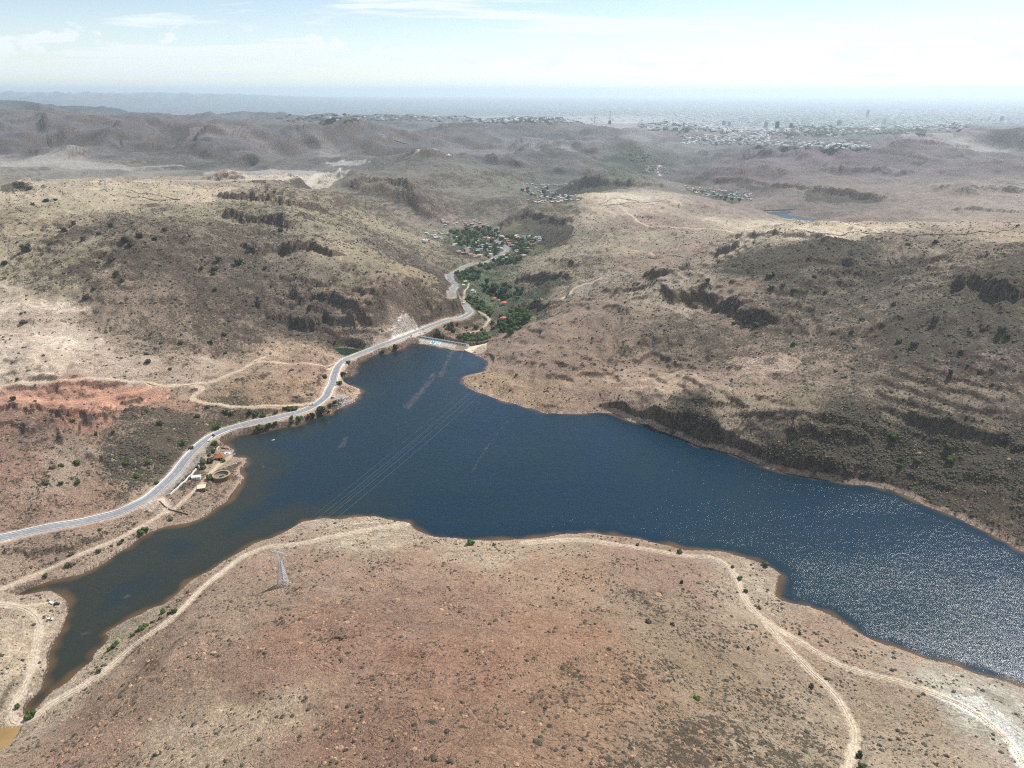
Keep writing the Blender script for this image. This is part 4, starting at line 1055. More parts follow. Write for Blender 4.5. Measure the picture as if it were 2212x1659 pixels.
stone = mat('field_stone', srgb(104, 88, 74, 0.6), 0.95, 0.25, 0.8)
bark = mat('bark', srgb(92, 76, 62, 0.6), 0.95)
grey_m = mat('grey_render', srgb(170, 168, 164, 0.75), 0.9, 0.12, 0.8)
cable_m = mat('cable', srgb(150, 156, 162, 0.8), 0.5, 0, 1, 0.5)
slate = mat('slate_blue', srgb(120, 134, 142, 0.7), 0.8, 0.15, 0.5)

# ------------------------------------------------------------------ the dam
A2, B2 = np.array(dam_a), np.array(dam_b)
Ld = float(np.linalg.norm(B2 - A2)); dam_ang = math.atan2(dam_dir[1], dam_dir[0])
dam = empty('dam', (A2[0], A2[1], 0), dam_ang)
tag(dam, 'long sloping pale concrete dam at the far end of the lake', 'dam')
sgn = 1.0        # local +y is downstream when dam_n is the left normal
if dam_n[0] * -math.sin(dam_ang) + dam_n[1] * math.cos(dam_ang) < 0: sgn = -1.0
CR = 5.0


def face_pts(x, t):      # t 0 at the foot under water, 1 at the crest
    z_ = -3 + t * (CR + 3); return (x, sgn * (-6.0 + t * 16.0), z_)


body = MB()
secs = [[(x, sgn * -6.0, -3), (x, sgn * 10.0, CR), (x, sgn * 14.0, CR), (x, sgn * 21, -16), (x, sgn * -6.0, -16)] for x in (-3, Ld + 1)]
body.loft(secs).build('wall', conc, dam)


def face_patch(m, x0, x1, t0, t1, off, mi=0):
    v = []
    for x_, t_ in ((x0, t0), (x1, t0), (x1, t1), (x0, t1)):
        p_ = face_pts(x_, t_); v.append((p_[0], p_[1] - sgn * off * 0.45, p_[2] + off * 0.88))
    m.add(v, [(0, 1, 2, 3)] if sgn > 0 else [(3, 2, 1, 0)], mi)


face_patch_m = MB(); face_patch(face_patch_m, Ld * 0.80, Ld + 0.9, 0.0, 0.995, 0.03); face_patch_m.build('stone_facing', conc2, dam)
fm = MB(); face_patch(fm, -2.9, Ld * 0.80, 0.37, 0.46, 0.02); fm.build('waterline_stain', mat('stain', srgb(186, 150, 122, 0.75), 0.9, 0.25, 0.6), dam)
for k_ in (0.08, 0.19, 0.30, 0.51, 0.66, 0.735):
    jm = MB(); face_patch(jm, Ld * k_, Ld * k_ + 0.35, 0.4, 0.98, 0.035)
    jm.build('joint', mat('joint_grey', srgb(120, 112, 100, 0.6), 0.9), dam)
mu = MB()
face_patch(mu, Ld * 0.305, Ld * 0.51, 0.48, 0.97, 0.05, 0)
for i_, (x0, x1, t0, t1, mi) in enumerate([(.325, .335, .66, .88, 2), (.330, .352, .58, .86, 1), (.350, .366, .52, .72, 3), (.366, .385, .56, .88, 1), (.372, .392, .50, .60, 2), (.386, .398, .64, .86, 1)]):
    face_patch(mu, Ld * x0, Ld * x1, t0, t1, 0.07 + i_ * 0.01, mi)
for i_ in range(7): face_patch(mu, Ld * (.412 + i_ * 0.012), Ld * (.419 + i_ * 0.012), .70, .86, 0.08, 4)
for i_ in range(5): face_patch(mu, Ld * (.418 + i_ * 0.0155), Ld * (.430 + i_ * 0.0155), .50, .64, 0.08, 2)
mu.build('painted_sign', [mat('sign_white', (0.80, 0.82, 0.83), 0.7), mat('sign_blue', srgb(90, 160, 205), 0.7), mat('sign_green', srgb(120, 185, 150), 0.7), mat('sign_teal', srgb(110, 160, 170), 0.7), mat('sign_grey', srgb(150, 160, 165), 0.7)], dam)
wk = MB(); wk.box(-1, Ld, min(sgn * 10.2, sgn * 14.1), max(sgn * 10.2, sgn * 14.1), CR + 0.003, CR + 0.35); wk.build('walkway', mat('walk', srgb(206, 208, 204, 0.85), 0.8), dam)
rl = MB()
for k_ in range(34):
    x_ = 1 + k_ * (Ld - 4) / 34.0
    rl.box(x_, x_ + (Ld - 4) / 34.0 * 0.80, min(sgn * 10.25, sgn * 10.55), max(sgn * 10.25, sgn * 10.55), CR + 0.36, CR + 1.7)
rl.build('railing', mat('rail_dark', srgb(36, 62, 78, 0.6), 0.6), dam)
bk = MB(); bk.box(0, Ld, min(sgn * 13.6, sgn * 14.0), max(sgn * 13.6, sgn * 14.0), CR + 0.36, CR + 2.3); bk.build('parapet', mat('para', srgb(220, 228, 230, 0.9), 0.7), dam)

# curved spillway wall and its apron
sp_line = smooth(np.array([P2(1003.5, 757.5), P2(1010, 761), P2(1019, 764.5), P2(1030, 766.5), P2(1042, 766.5), P2(1053, 763)]), 3)


def wall_ribbon(pts, th, hgt, z0=None, base=-1.5):
    """an upright wall along a line of world points"""
    p_ = np.asarray(pts, float)
    tn = np.gradient(p_[:, :2], axis=0); tn /= np.linalg.norm(tn, axis=1)[:, None] + 1e-9
    nr_ = np.stack([-tn[:, 1], tn[:, 0]], 1) * th / 2
    zs = ground(p_[:, 0], p_[:, 1]) if z0 is None else np.full(len(p_), z0)
    secs_ = [[(p_[i, 0] - nr_[i, 0], p_[i, 1] - nr_[i, 1], zs[i] + base), (p_[i, 0] + nr_[i, 0], p_[i, 1] + nr_[i, 1], zs[i] + base),
              (p_[i, 0] + nr_[i, 0], p_[i, 1] + nr_[i, 1], zs[i] + hgt), (p_[i, 0] - nr_[i, 0], p_[i, 1] - nr_[i, 1], zs[i] + hgt)] for i in range(len(p_))]
    return MB().loft(secs_)


o = wall_ribbon(sp_line, 1.6, 2.0, 0.0).build('spillway_wall', conc); tag(o, 'thin curved white wall of the spillway at the right end of the dam', 'spillway wall')
ap = np.array([P2(a_, b_, 1.0) for a_, b_ in ((1004, 756), (1012, 760), (1022, 763), (1035, 757), (1048, 753), (1052, 742), (1034, 746), (1018, 749), (1005, 749))])
o = MB().prism([tuple(q_) for q_ in ap], -6, 1.6).build('spillway_apron', mat('apron', srgb(216, 202, 170, 0.8), 0.9, 0.15, 0.3)); tag(o, 'pale concrete apron behind the curved spillway wall', 'spillway')
bs = np.array([P2(a_, b_, 1.7) for a_, b_ in ((1020, 761.2), (1028, 757.5), (1038, 756), (1046, 757.5), (1040, 764), (1030, 764.2))])
o = MB().prism([tuple(q_) for q_ in bs], 1.4, 1.75).build('spillway_basin', mat('basin', srgb(112, 108, 112, 0.6), 0.9, 0.15, 0.3)); tag(o, 'dark grey basin floor between spillway wall and apron', 'basin')
fd_a, fd_b = P2(1650, 457.2, -18), P2(1717, 455.2, -18)
o = wall_ribbon(resample(np.array([fd_a, fd_b]), 20), 6, 7, -18.0, -6).build('dam_wall', mat('far_conc', srgb(140, 136, 130, 0.7), 0.9)); tag(o, 'low straight grey dam wall across the small far reservoir', 'dam')

# walls beside the road
rw = resample(roadA, 5); i_end = int(len(rw) * 0.93)


def side(pts, off):
    tn = np.gradient(pts[:, :2], axis=0); tn /= np.linalg.norm(tn, axis=1)[:, None] + 1e-9
    q_ = pts.copy(); q_[:, 0] += -tn[:, 1] * off; q_[:, 1] += tn[:, 0] * off; return q_


def road_wall(pts, off, hgt, th, label, m_=None):
    q_ = side(pts, off); tn = np.gradient(q_[:, :2], axis=0); tn /= np.linalg.norm(tn, axis=1)[:, None] + 1e-9
    n_ = np.stack([-tn[:, 1], tn[:, 0]], 1) * th / 2
    secs_ = [[(q_[i, 0] - n_[i, 0], q_[i, 1] - n_[i, 1], q_[i, 2] - 1.2), (q_[i, 0] + n_[i, 0], q_[i, 1] + n_[i, 1], q_[i, 2] - 1.2),
              (q_[i, 0] + n_[i, 0], q_[i, 1] + n_[i, 1], q_[i, 2] + hgt), (q_[i, 0] - n_[i, 0], q_[i, 1] - n_[i, 1], q_[i, 2] + hgt)] for i in range(len(q_))]
    o = MB().loft(secs_).build('roadside_wall', m_ or white); tag(o, label, 'wall', 'low walls along the lake road'); return o


road_wall(rw[:i_end], 5.8, 0.7, 0.9, 'long low white wall along the hill side of the lake road')
n_ = len(rw)
for a_, b_, lab in ((0.385, 0.50, 'short white wall beside the small car park bend of the road'), (0.51, 0.60, 'white wall on the lake side above the little sandy cove'), (0.28, 0.345, 'white wall on the lake side of the straight tree-lined stretch'), (0.70, 0.93, 'low white wall on the valley side of the road above the dam')):
    road_wall(rw[int(a_ * n_):int(b_ * n_)], -5.9, 0.7, 0.7, lab)

# ------------------------------------------------------------------ lattice towers and their cables


def tower(px, py, hgt, rz, label, bw=7.4):
    p_ = spot(px, py, 0.6)
    r_ = empty('lattice_tower', p_, rz); tag(r_, label, 'power tower', 'lattice towers of the power line')
    wz, tz = hgt * 0.76, hgt
    ww_ = 1.7
    lg = lambda z_: (bw / 2) * (1 - z_ / wz) + ww_ / 2 * (z_ / wz) if z_ < wz else ww_ / 2
    for sx, sy in ((-1, -1), (1, -1), (1, 1), (-1, 1)):
        m = MB(); m.bar((sx * bw / 2, sy * bw / 2, -1), (sx * ww_ / 2, sy * ww_ / 2, wz), 0.30, 0.22); m.bar((sx * bw / 2, sy * bw / 2, -1.2), (sx * bw / 2, sy * bw / 2, 0.9), 0.6, 0.5, 6)
        m.build('leg', steel, r_)
    br = MB(); lv = [0.0]
    while lv[-1] < wz - 1: lv.append(min(wz, lv[-1] + max(1.6, lg(lv[-1]) * 0.95)))
    cs_ = ((-1, -1), (1, -1), (1, 1), (-1, 1))
    for i in range(len(lv) - 1):
        a0, a1 = lg(lv[i]), lg(lv[i + 1])
        for k_ in range(4):
            c0, c1 = cs_[k_], cs_[(k_ + 1) % 4]
            br.bar((c0[0] * a0, c0[1] * a0, lv[i]), (c1[0] * a1, c1[1] * a1, lv[i + 1]), 0.13)
            br.bar((c1[0] * a0, c1[1] * a0, lv[i]), (c0[0] * a1, c0[1] * a1, lv[i + 1]), 0.13)
            br.bar((c0[0] * a1, c0[1] * a1, lv[i + 1]), (c1[0] * a1, c1[1] * a1, lv[i + 1]), 0.11)
    br.build('bracing', steel, r_)
    # window-shaped head: two struts spreading to a wide beam with raised ends
    hd = MB()
    for s_ in (-1, 1):
        for y_ in (-0.6, 0.6):
            hd.bar((s_ * 0.8, y_, wz), (s_ * 3.4, y_, tz - 1.6), 0.18)
        for q_ in range(5):
            f0, f1 = q_ / 5, (q_ + 1) / 5
            hd.bar((s_ * (0.8 + 2.6 * f0), -0.6, wz + (tz - 1.6 - wz) * f0), (s_ * (0.8 + 2.6 * f1), 0.6, wz + (tz - 1.6 - wz) * f1), 0.1)
    hd.build('head_strut', steel, r_)
    for nm_, x0, x1 in (('cross_arm', -8.2, 8.2),):
        ar = MB()
        for y_ in (-0.6, 0.6):
            ar.bar((x0, 0, tz - 1.6), (-5, y_, tz - 1.7), 0.16); ar.bar((-5, y_, tz - 1.7), (5, y_, tz - 1.7), 0.18); ar.bar((5, y_, tz - 1.7), (x1, 0, tz - 1.6), 0.16)
            ar.bar((-5.6, y_ * 0.6, tz - 0.2), (5.6, y_ * 0.6, tz - 0.2), 0.15)
        for q_ in range(14):
            xa, xb = -5.6 + q_ * 0.8, -5.6 + (q_ + 1) * 0.8
            ar.bar((xa, 0.5 if q_ % 2 else -0.5, tz - 1.7 if q_ % 2 else tz - 0.2), (xb, -0.5 if q_ % 2 else 0.5, tz - 0.2 if q_ % 2 else tz - 1.7), 0.1)
        for s_ in (-1, 1):
            ar.bar((s_ * 4.2, 0, tz - 0.2), (s_ * 5.2, 0, tz + 2.2), 0.14); ar.bar((s_ * 6.0, 0, tz - 1.0), (s_ * 5.2, 0, tz + 2.2), 0.12)
        ar.build(nm_, steel, r_)
    for x_ in (-7.8, 0.0, 7.8):
        MB().bar((x_, 0, tz - 1.7), (x_, 0, tz - 3.9), 0.16, 0.12, 6).build('insulator', slate, r_)
    M_ = Matrix.Translation(p_) @ Matrix.Rotation(rz, 4, 'Z')
    return [M_ @ Vector(q_) for q_ in ((-7.8, 0, tz - 3.9), (0, 0, tz - 3.9), (7.8, 0, tz - 3.9), (-5.2, 0, tz + 2.2), (5.2, 0, tz + 2.2))]


t1, t2 = spot(613, 1262), spot(1265, 643)
rz = heading(t1, t2) - R(90)
c1s = tower(613, 1262, 33, rz, 'tall lattice power tower on the bare foreground hill by the near shore')
c2s = tower(1265, 643, 33, rz, 'lattice power tower on the hillside beyond the right end of the lake')
names = ('left cable slung between the two lattice towers over the lake', 'middle cable slung between the two lattice towers over the lake', 'right cable slung between the two lattice towers over the lake',
         'thin upper left ground wire between the two lattice towers', 'thin upper right ground wire between the two lattice towers')
for i, (a_, b_) in enumerate(zip(c1s, c2s)):
    m = MB(); N_ = 60; pts_ = []
    for k_ in range(N_ + 1):
        t_ = k_ / N_; q_ = a_.lerp(b_, t_); q_.z -= (16 if i < 3 else 11) * 4 * t_ * (1 - t_); pts_.append(q_)
    for k_ in range(N_): m.bar(pts_[k_], pts_[k_ + 1], 0.05 if i < 3 else 0.032, None, 4)
    o = m.build('power_cable', cable_m); tag(o, names[i], 'cable', 'cables over the lake')
    # the span that runs on from the near tower, behind the viewer's left
for px, py, hgt, lab in ((230, 409, 30, 'small lattice tower far off on the crest of the left hill'), (416, 402, 30, 'small lattice tower beside the quarry cutting on the far left crest')):
    tower(px, py, hgt, rz + 0.4, lab, 6.5)

# poles and lamps
POLES = [(83, 1067, 9, 'left dark pole of the pair on the stony slope above the road'), (86, 1066, 9, 'right dark pole of the pair on the stony slope above the road'),
         (525, 838, 9, 'left dark pole of the pair in the dry field by the dirt tracks'), (528.5, 839, 9, 'right dark pole of the pair in the dry field by the dirt tracks'),
         (1726, 484, 9, 'lone pole on the pale flat before the far reservoir'), (976.5, 528, 34, 'tall white mast standing in the near village')]
for px, py, hgt, lab in POLES:
    p_ = spot(px, py, 0.5); w_ = hgt > 20
    o = MB().bar((0, 0, 0), (0, 0, hgt), 0.32 if not w_ else 0.6, 0.2 if not w_ else 0.35, 6).build('utility_pole' if not w_ else 'mast', bark if not w_ else white)
    if not w_:
        o2 = MB().box(-1.1, 1.1, -0.1, 0.1, hgt - 1.0, hgt - 0.7).build('cross_arm', bark); 
        r_ = empty('utility_pole', p_, 0.3); o.name = 'post'; o.parent = r_; o2.parent = r_; o = r_
    o.location = p_; tag(o, lab, 'pole')


def lamp(px, py, rz, lab):
    r_ = empty('street_lamp', spot(px, py, 0.2), rz); tag(r_, lab, 'street lamp', 'lamps along the lake road')
    MB().bar((0, 0, 0), (0, 0, 8.5), 0.16, 0.10, 6).build('post', steel, r_)
    MB().bar((0, 0, 8.4), (1.8, 0, 8.9), 0.08, 0.06, 5).build('arm', steel, r_)
    MB().box(1.6, 2.4, -0.15, 0.15, 8.82, 8.98).build('lamp_head', grey_m, r_)


for px, py, lab in ((415.5, 1021, 'street lamp on the paved strip beside the white boundary wall'), (425, 966, 'street lamp on the scrubby hill side of the road opposite the tree'),
                    (870, 734, 'street lamp before the dam where the road passes the pale rock cut'), (914, 716, 'street lamp nearest the cars parked by the dam'), (950, 704, 'street lamp on the valley side of the road past the dam')):
    lamp(px, py, 0.4, lab)

# ------------------------------------------------------------------ the lakeside resort on the left bank
q0 = spot(478.9, 1030)
r_ = empty('bull_ring', q0, 0.2); tag(r_, 'round open ring with brown brick wall and pale rim near the left shore', 'bull ring')
MB().ring(8.4, 9.4, -1.5, 3.0, 48).build('wall', brick, r_)
MB().ring(7.6, 9.6, 3.003, 3.35, 48).build('rim', conc2, r_)
MB().ring(6.4, 8.38, -1.0, 1.5, 48).build('seating', mat('seat', srgb(166, 152, 126, 0.7), 0.9, 0.15, 0.6), r_)
MB().ring(0.0, 6.38, -1.0, 0.4, 48).build('arena_floor', mat('arena', srgb(150, 146, 126, 0.7), 0.9, 0.15, 0.5), r_)
MB().box(-1.6, 0.6, -2.0, 2.4, 0.41, 2.2).box(0.61, 2.6, 0.4, 2.4, 0.41, 1.6).build('inner_hut', slate, r_)
q0 = spot(492, 980)
r_ = empty('round_terrace', q0, 0); tag(r_, 'small round white terrace beside the tiled hall at the water', 'terrace')
MB().ring(0.0, 3.6, -1.0, 0.5, 32).build('floor', white, r_)
MB().ring(3.61, 3.95, -1.0, 1.3, 32).build('rim', white, r_)
MB().box(-1.0, 1.1, -0.7, 0.7, 0.51, 1.1).build('bench', slate, r_)
q0 = spot(474, 990)
r_ = empty('tiled_hall', q0, R(14)); tag(r_, 'open sided hall with a wide red tiled roof near the lake', 'hall')
m = MB(); W2, L2 = 5.8, 5.0
m.add([(-W2, -L2, 3.0), (W2, -L2, 3.0), (W2, L2, 3.0), (-W2, L2, 3.0), (-W2 * 0.35, 0, 5.6), (W2 * 0.35, 0, 5.6), (-W2, -L2, 2.75), (W2, -L2, 2.75), (W2, L2, 2.75), (-W2, L2, 2.75)],
      [(0, 1, 5, 4), (1, 2, 5), (2, 3, 4, 5), (3, 0, 4), (6, 9, 8, 7), (0, 6, 7, 1), (1, 7, 8, 2), (2, 8, 9, 3), (3, 9, 6, 0)])
m.build('roof', tile, r_)
MB().box(-5.2, 5.2, 3.6, 4.4, -1, 2.74).box(-5.2, -4.8, -1, 3.59, -1, 2.74).box(4.8, 5.2, -1, 3.59, -1, 2.74).build('wall', cream, r_)
for x_ in (-5, -1.7, 1.7, 5): MB().box(x_ - 0.15, x_ + 0.15, -4.6, -4.3, -1, 2.74).build('column', white, r_)
MB().box(-5.6, 5.6, -4.8, 4.8, -1, 0.15).build('floor', mat('hall_floor', srgb(120, 104, 96, 0.6), 0.8), r_)
q0 = spot(424.5, 1033)
r_ = empty('white_cabin', q0, R(12)); tag(r_, 'small white cabin with a low pitched roof inside the boundary wall', 'cabin')
MB().box(-4.6, 4.6, -2.6, 2.6, -1, 2.6).build('wall', white, r_)
m = MB(); m.add([(-4.8, -2.9, 2.61), (4.8, -2.9, 2.61), (4.8, 2.9, 2.61), (-4.8, 2.9, 2.61), (-4.8, 0, 3.9), (4.8, 0, 3.9)], [(0, 1, 5, 4), (2, 3, 4, 5), (0, 4, 3), (1, 2, 5), (3, 2, 1, 0)]); m.build('roof', white, r_)
for y_ in (-1.3, 0.9): MB().box(4.605, 4.65, y_, y_ + 0.8, 1.0, 1.8).build('window', dark, r_)
MB().box(-1.0, 0.0, -2.65, -2.605, -0.2, 1.9).build('door', grey_m, r_)
q0 = spot(435, 1056)
r_ = empty('brick_building', q0, R(15)); tag(r_, 'flat topped brown brick building with a dark doorway near the track', 'building')
MB().box(-3.6, 4.6, -4.6, 3.6, -1, 2.9).build('wall', brick, r_)
MB().box(-3.8, 4.8, -4.8, 3.8, 2.903, 3.2).build('roof', cream, r_)
MB().box(-6.6, -4.6, -5.0, 1.0, -1, 0.5).build('terrace', white, r_)
MB().box(-4.0, -3.62, -4.2, 3.0, 0.0, 2.2).build('door', dark, r_)
wl = resample(at([424, 410, 392, 368], [1014.5, 1030, 1047, 1069]), 3)
o = wall_ribbon(wl, 0.9, 1.7).build('boundary_wall', white); tag(o, 'straight white boundary wall between road and lakeside cabin', 'wall')
wl = resample(at([345, 358, 372, 392, 406], [1083, 1096, 1103, 1108, 1112]), 3)
o = wall_ribbon(wl, 0.7, 0.9).build('stone_wall', stone); tag(o, 'low dark stone wall running down to the left shore', 'wall')
for pts_, m_, hgt, lab in (((478, 494.8), (967.6, 970.8), 0, 0), ):
    o = wall_ribbon(resample(at(pts_, m_), 2), 1.2, 1.0).build('jetty_wall', stone); tag(o, 'low stone wall on the spit beside the round terrace', 'wall')
o = wall_ribbon(resample(at((465, 470, 474), (976, 969.5, 966)), 2), 0.8, 1.8).build('garden_wall', cream); tag(o, 'short cream wall at the top of the tiled hall garden', 'wall')
o = wall_ribbon(resample(at((499, 508), (983, 970)), 2), 1.0, 0.7).build('pier_wall', grey_m); tag(o, 'grey pier edge reaching into the lake beside the round terrace', 'pier')
r_ = empty('gatehouse', spot(430, 1010), 0.2); tag(r_, 'little gatehouse, white pillar and dark red box at the wall end', 'gatehouse')
MB().box(-0.6, 0.6, -0.6, 0.6, -1, 3.2).build('pillar', white, r_)
MB().box(-3.4, -1.2, -1.2, 0.8, -1, 1.8).build('booth', mat('maroon', srgb(126, 56, 50, 0.7), 0.8), r_)
r_ = empty('square_canopy', spot(464, 975.5), 0.3); tag(r_, 'small dark square canopy among the garden trees', 'canopy')
MB().add([(-2.2, -2.2, 2.4), (2.2, -2.2, 2.4), (2.2, 2.2, 2.4), (-2.2, 2.2, 2.4), (0, 0, 3.4)], [(0, 1, 4), (1, 2, 4), (2, 3, 4), (3, 0, 4), (3, 2, 1, 0)]).build('roof', mat('canopy_dark', srgb(58, 72, 76, 0.5), 0.8), r_)
for sx, sy in ((-1, -1), (1, -1), (1, 1), (-1, 1)): MB().bar((sx * 1.9, sy * 1.9, -1), (sx * 1.9, sy * 1.9, 2.39), 0.1).build('post', bark, r_)
bp_ = resample(at([438, 446, 455, 461], [1041, 1034, 1027, 1021]), 2)
v, f = ribbon(bp_, np.full(len(bp_), 1.3), 0.25); tag(mesh_obj('brick_path', v, f, mat('path_red', srgb(190, 128, 104, 0.8), 0.9, 0.2, 1)), kind='structure')

# ------------------------------------------------------------------ valley recreation ground and lone buildings


def shade(px, py, rad, m_, lab, nm='sun_canopy', hgt=3.0):
    r_ = empty(nm, spot(px, py), 0.3); tag(r_, lab, 'canopy')
    n = 10; v = [(math.cos(2 * math.pi * k_ / n) * rad, math.sin(2 * math.pi * k_ / n) * rad * 0.8, hgt) for k_ in range(n)] + [(0, 0, hgt + rad * 0.4)]
    MB().add(v, [(k_, (k_ + 1) % n, n) for k_ in range(n)] + [tuple(reversed(range(n)))]).build('roof', m_, r_)
    for k_ in range(0, n, 3): MB().bar((v[k_][0] * 0.9, v[k_][1] * 0.9, -1.5), (v[k_][0] * 0.9, v[k_][1] * 0.9, hgt - 0.01), 0.15).build('post', white, r_)


shade(1067.7, 649, 5.6, redc, 'red canopy among valley trees, the left one of the lower pair', hgt=6)
shade(1088.7, 658.5, 7.0, redc, 'large red canopy at the foot of the canyon cliffs', hgt=6)
shade(1086.6, 692.5, 6.5, redc, 'lowest red canopy beside the dense grove below the dam', hgt=6)
shade(1078, 652.5, 2.8, redc, 'tiny red canopy between two larger ones in the valley', hgt=6)
shade(1036, 637, 2.8, tile, 'small orange canopy near the round white building', hgt=6)
shade(1021.6, 621, 3.4, tile, 'bright orange topped kiosk above the round white building', 'kiosk', 8)
r_ = empty('round_pavilion', spot(1020.5, 631), 0); tag(r_, 'round white pavilion at the end of the valley lane', 'pavilion')
MB().ring(7.6, 8.4, -1, 2.2, 32).build('wall', white, r_)
MB().add([(math.cos(k_ * math.pi / 8) * 4.5, 3 + math.sin(k_ * math.pi / 8) * 3.5, 4) for k_ in range(16)] + [(0, 3, 6.5)], [(k_, (k_ + 1) % 16, 16) for k_ in range(16)] + [tuple(reversed(range(16)))]).build('roof', white, r_)
MB().ring(0, 3.6, -1, 3.9, 16).build('hut', grey_m, r_)
for px, py, w_, d_, m_, lab in ((1005, 610, 9, 6, cream, 'pale flat roofed building between the road bend and the trees'), (1001, 618, 8, 5, white, 'white building just below the pale one at the road bend'),
                                (1142, 693.5, 9, 3, cream, 'pale wall and platform at the canyon cliff foot'), (888.5, 726.5, 1.6, 1.2, teal, 'small turquoise kiosk on the roadside at the left end of the dam')):
    r_ = empty('small_building', spot(px, py), 0.35); tag(r_, lab, 'building')
    hh_ = 3.0 if w_ > 2 else 2.2
    MB().box(-w_ / 2, w_ / 2, -d_ / 2, d_ / 2, -2, hh_).build('wall', m_, r_)
    MB().box(-w_ / 2 - 0.2, w_ / 2 + 0.2, -d_ / 2 - 0.2, d_ / 2 + 0.2, hh_ + 0.003, hh_ + 0.3).build('roof', white, r_)
    MB().box(-0.5, 0.5, -d_ / 2 - 0.03, -d_ / 2 - 0.003, 0, 1.9).build('door', dark, r_)

# stone field walls
FW = [([(1681, 501), (1760, 503), (1830, 503), (1900, 505), (1960, 508), (2070, 506), (2140, 503), (2225, 501)], 'long dark stone wall along the rim of the right plateau'),
      ([(1292, 441), (1313, 437), (1312, 433.5), (1323, 428.5), (1345, 429.8), (1375, 433.5), (1377, 436), (1424.6, 436), (1427, 433.5), (1432, 434.7), (1454, 426)], 'winding stone wall along the top of the pale far fields'),
      ([(1292, 441), (1322, 442), (1345, 441), (1372, 437)], 'stone wall closing the left pale field on its near side'),
      ([(1377, 436), (1385, 441), (1410, 442), (1424, 437)], 'stone wall closing the right pale field on its near side'),
      ([(238, 420), (290, 427), (320, 430), (390, 432)], 'long stone wall crossing the pale top of the left hill'),
      ([(290, 416.6), (327, 418.5), (360, 426), (389, 431.5)], 'upper stone wall meeting the long one on the left hill'),
      ([(1400, 556), (1460, 552), (1520, 545)], 'dark stone wall in the gully below the right plateau')]
for line, lab in FW:
    lp = np.array(line); w3 = resample(at(lp[:, 0], lp[:, 1]), 8)
    o = wall_ribbon(w3, 1.1, 1.0).build('field_wall', mat('wall_stone', srgb(128, 112, 96, 0.7), 0.95, 0.25, 0.8)); tag(o, lab, 'stone wall', 'dry stone field walls')

# ------------------------------------------------------------------ vehicles and the boat


def paint_m(nm, c): return mat(nm, c, 0.35, 0, 1, 0.6)


def car(px, py, rz, m_, lab, kind='car', L=4.4, W=1.8, Hh=1.45):
    r_ = empty('parked_' + kind, spot(px, py), rz); tag(r_, lab, kind)
    r_.location.z += 0.12
    w = W / 2
    boxy = kind in ('van', 'bus')
    prof = [(-L / 2, 0.35), (L / 2, 0.35), (L / 2, 0.75), (L * 0.27, 0.95), (-L * 0.47, 0.98), (-L / 2, 0.8)] if not boxy else [(-L / 2, 0.35), (L / 2, 0.35), (L / 2, 1.0), (L * 0.40, 1.2), (-L / 2, 1.2)]
    MB().loft([[(x_, y_ * w, z_) for x_, z_ in prof] for y_ in (1, -1)]).build('body', m_, r_)
    cb = [(L * 0.24, 0.96), (L * 0.08, Hh), (-L * 0.30, Hh), (-L * 0.44, 0.985)] if not boxy else [(L * 0.40, 1.205), (L * 0.33, Hh), (-L * 0.495, Hh), (-L * 0.495, 1.205)]
    MB().loft([[(x_, y_ * w * 0.86, z_) for x_, z_ in cb] for y_ in (1, -1)]).build('window_band', paint_m('car_glass', (0.02, 0.025, 0.03)), r_)
    MB().box(cb[2][0] + 0.05, cb[1][0] - 0.05, -w * 0.84, w * 0.84, Hh + 0.003, Hh + 0.05).build('roof', m_, r_)
    for sx in (-1, 1):
        for sy in (-1, 1):
            MB().bar((sx * L * 0.31, sy * (w - 0.2), 0.32), (sx * L * 0.31, sy * (w + 0.02), 0.32), 0.33, 0.33, 12).build('wheel', mat('tyre', (0.02, 0.02, 0.02), 0.8), r_)
    for sy in (-1, 1): MB().box(L / 2 + 0.003, L / 2 + 0.04, sy * w * 0.7 - 0.15, sy * w * 0.7 + 0.15, 0.58, 0.72).build('headlight', paint_m('lamp_glass', (0.7, 0.7, 0.68)), r_)
    return r_


wp, dk, sv, lb = paint_m('car_white', (0.78, 0.78, 0.77)), paint_m('car_dark', (0.025, 0.025, 0.035)), paint_m('car_silver', (0.42, 0.43, 0.44)), paint_m('car_pale_blue', (0.45, 0.66, 0.72))
road_h = R(24)
car(907.2, 721.5, R(20), wp, 'white pickup parked by the left end of the dam', 'pickup', 5.4, 2.0, 1.75)
car(917.8, 718.3, R(10), wp, 'white car parked on the apron just right of the pickup at the dam')
car(914.8, 713, R(30), sv, 'silver car driving past the dam on the road')
car(692.5, 879, R(22), wp, 'white van at the road edge before the small car park', 'van', 5.6, 2.0, 2.2)
car(717.8, 860.3, R(30), dk, 'dark car at the entrance of the gravel car park')
car(721, 875.6, R(12), lb, 'pale blue car parked by the tree on the gravel shore', 'car', 4.6)
car(725.6, 874.4, R(12), wp, 'white car beside the pale blue one on the gravel shore')
car(729.5, 872.3, R(80), dk, 'dark car half hidden by the bush on the gravel shore')
car(735.2, 872, R(20), wp, 'white hatchback at the right of the gravel shore cars', 'car', 4.0)
car(745.5, 805.5, R(5), wp, 'white car down by the sandy cove')
car(110.5, 1303.5, R(-10), wp, 'white car on the point in the bottom left corner', 'car', 4.2)
car(122.8, 1306, R(25), dk, 'dark off-road car with a pale roof parked on the point by the water', 'jeep', 4.6, 1.95, 1.9).children[2].data.materials[0] = sv
car(107.6, 1339, R(14), wp, 'white pickup parked by the bend of the dirt track on the left', 'pickup', 5.0, 1.9, 1.6)
car(1002.3, 657, R(60), wp, 'white bus stopped where the valley lane leaves the road', 'bus', 11, 2.5, 3.1)

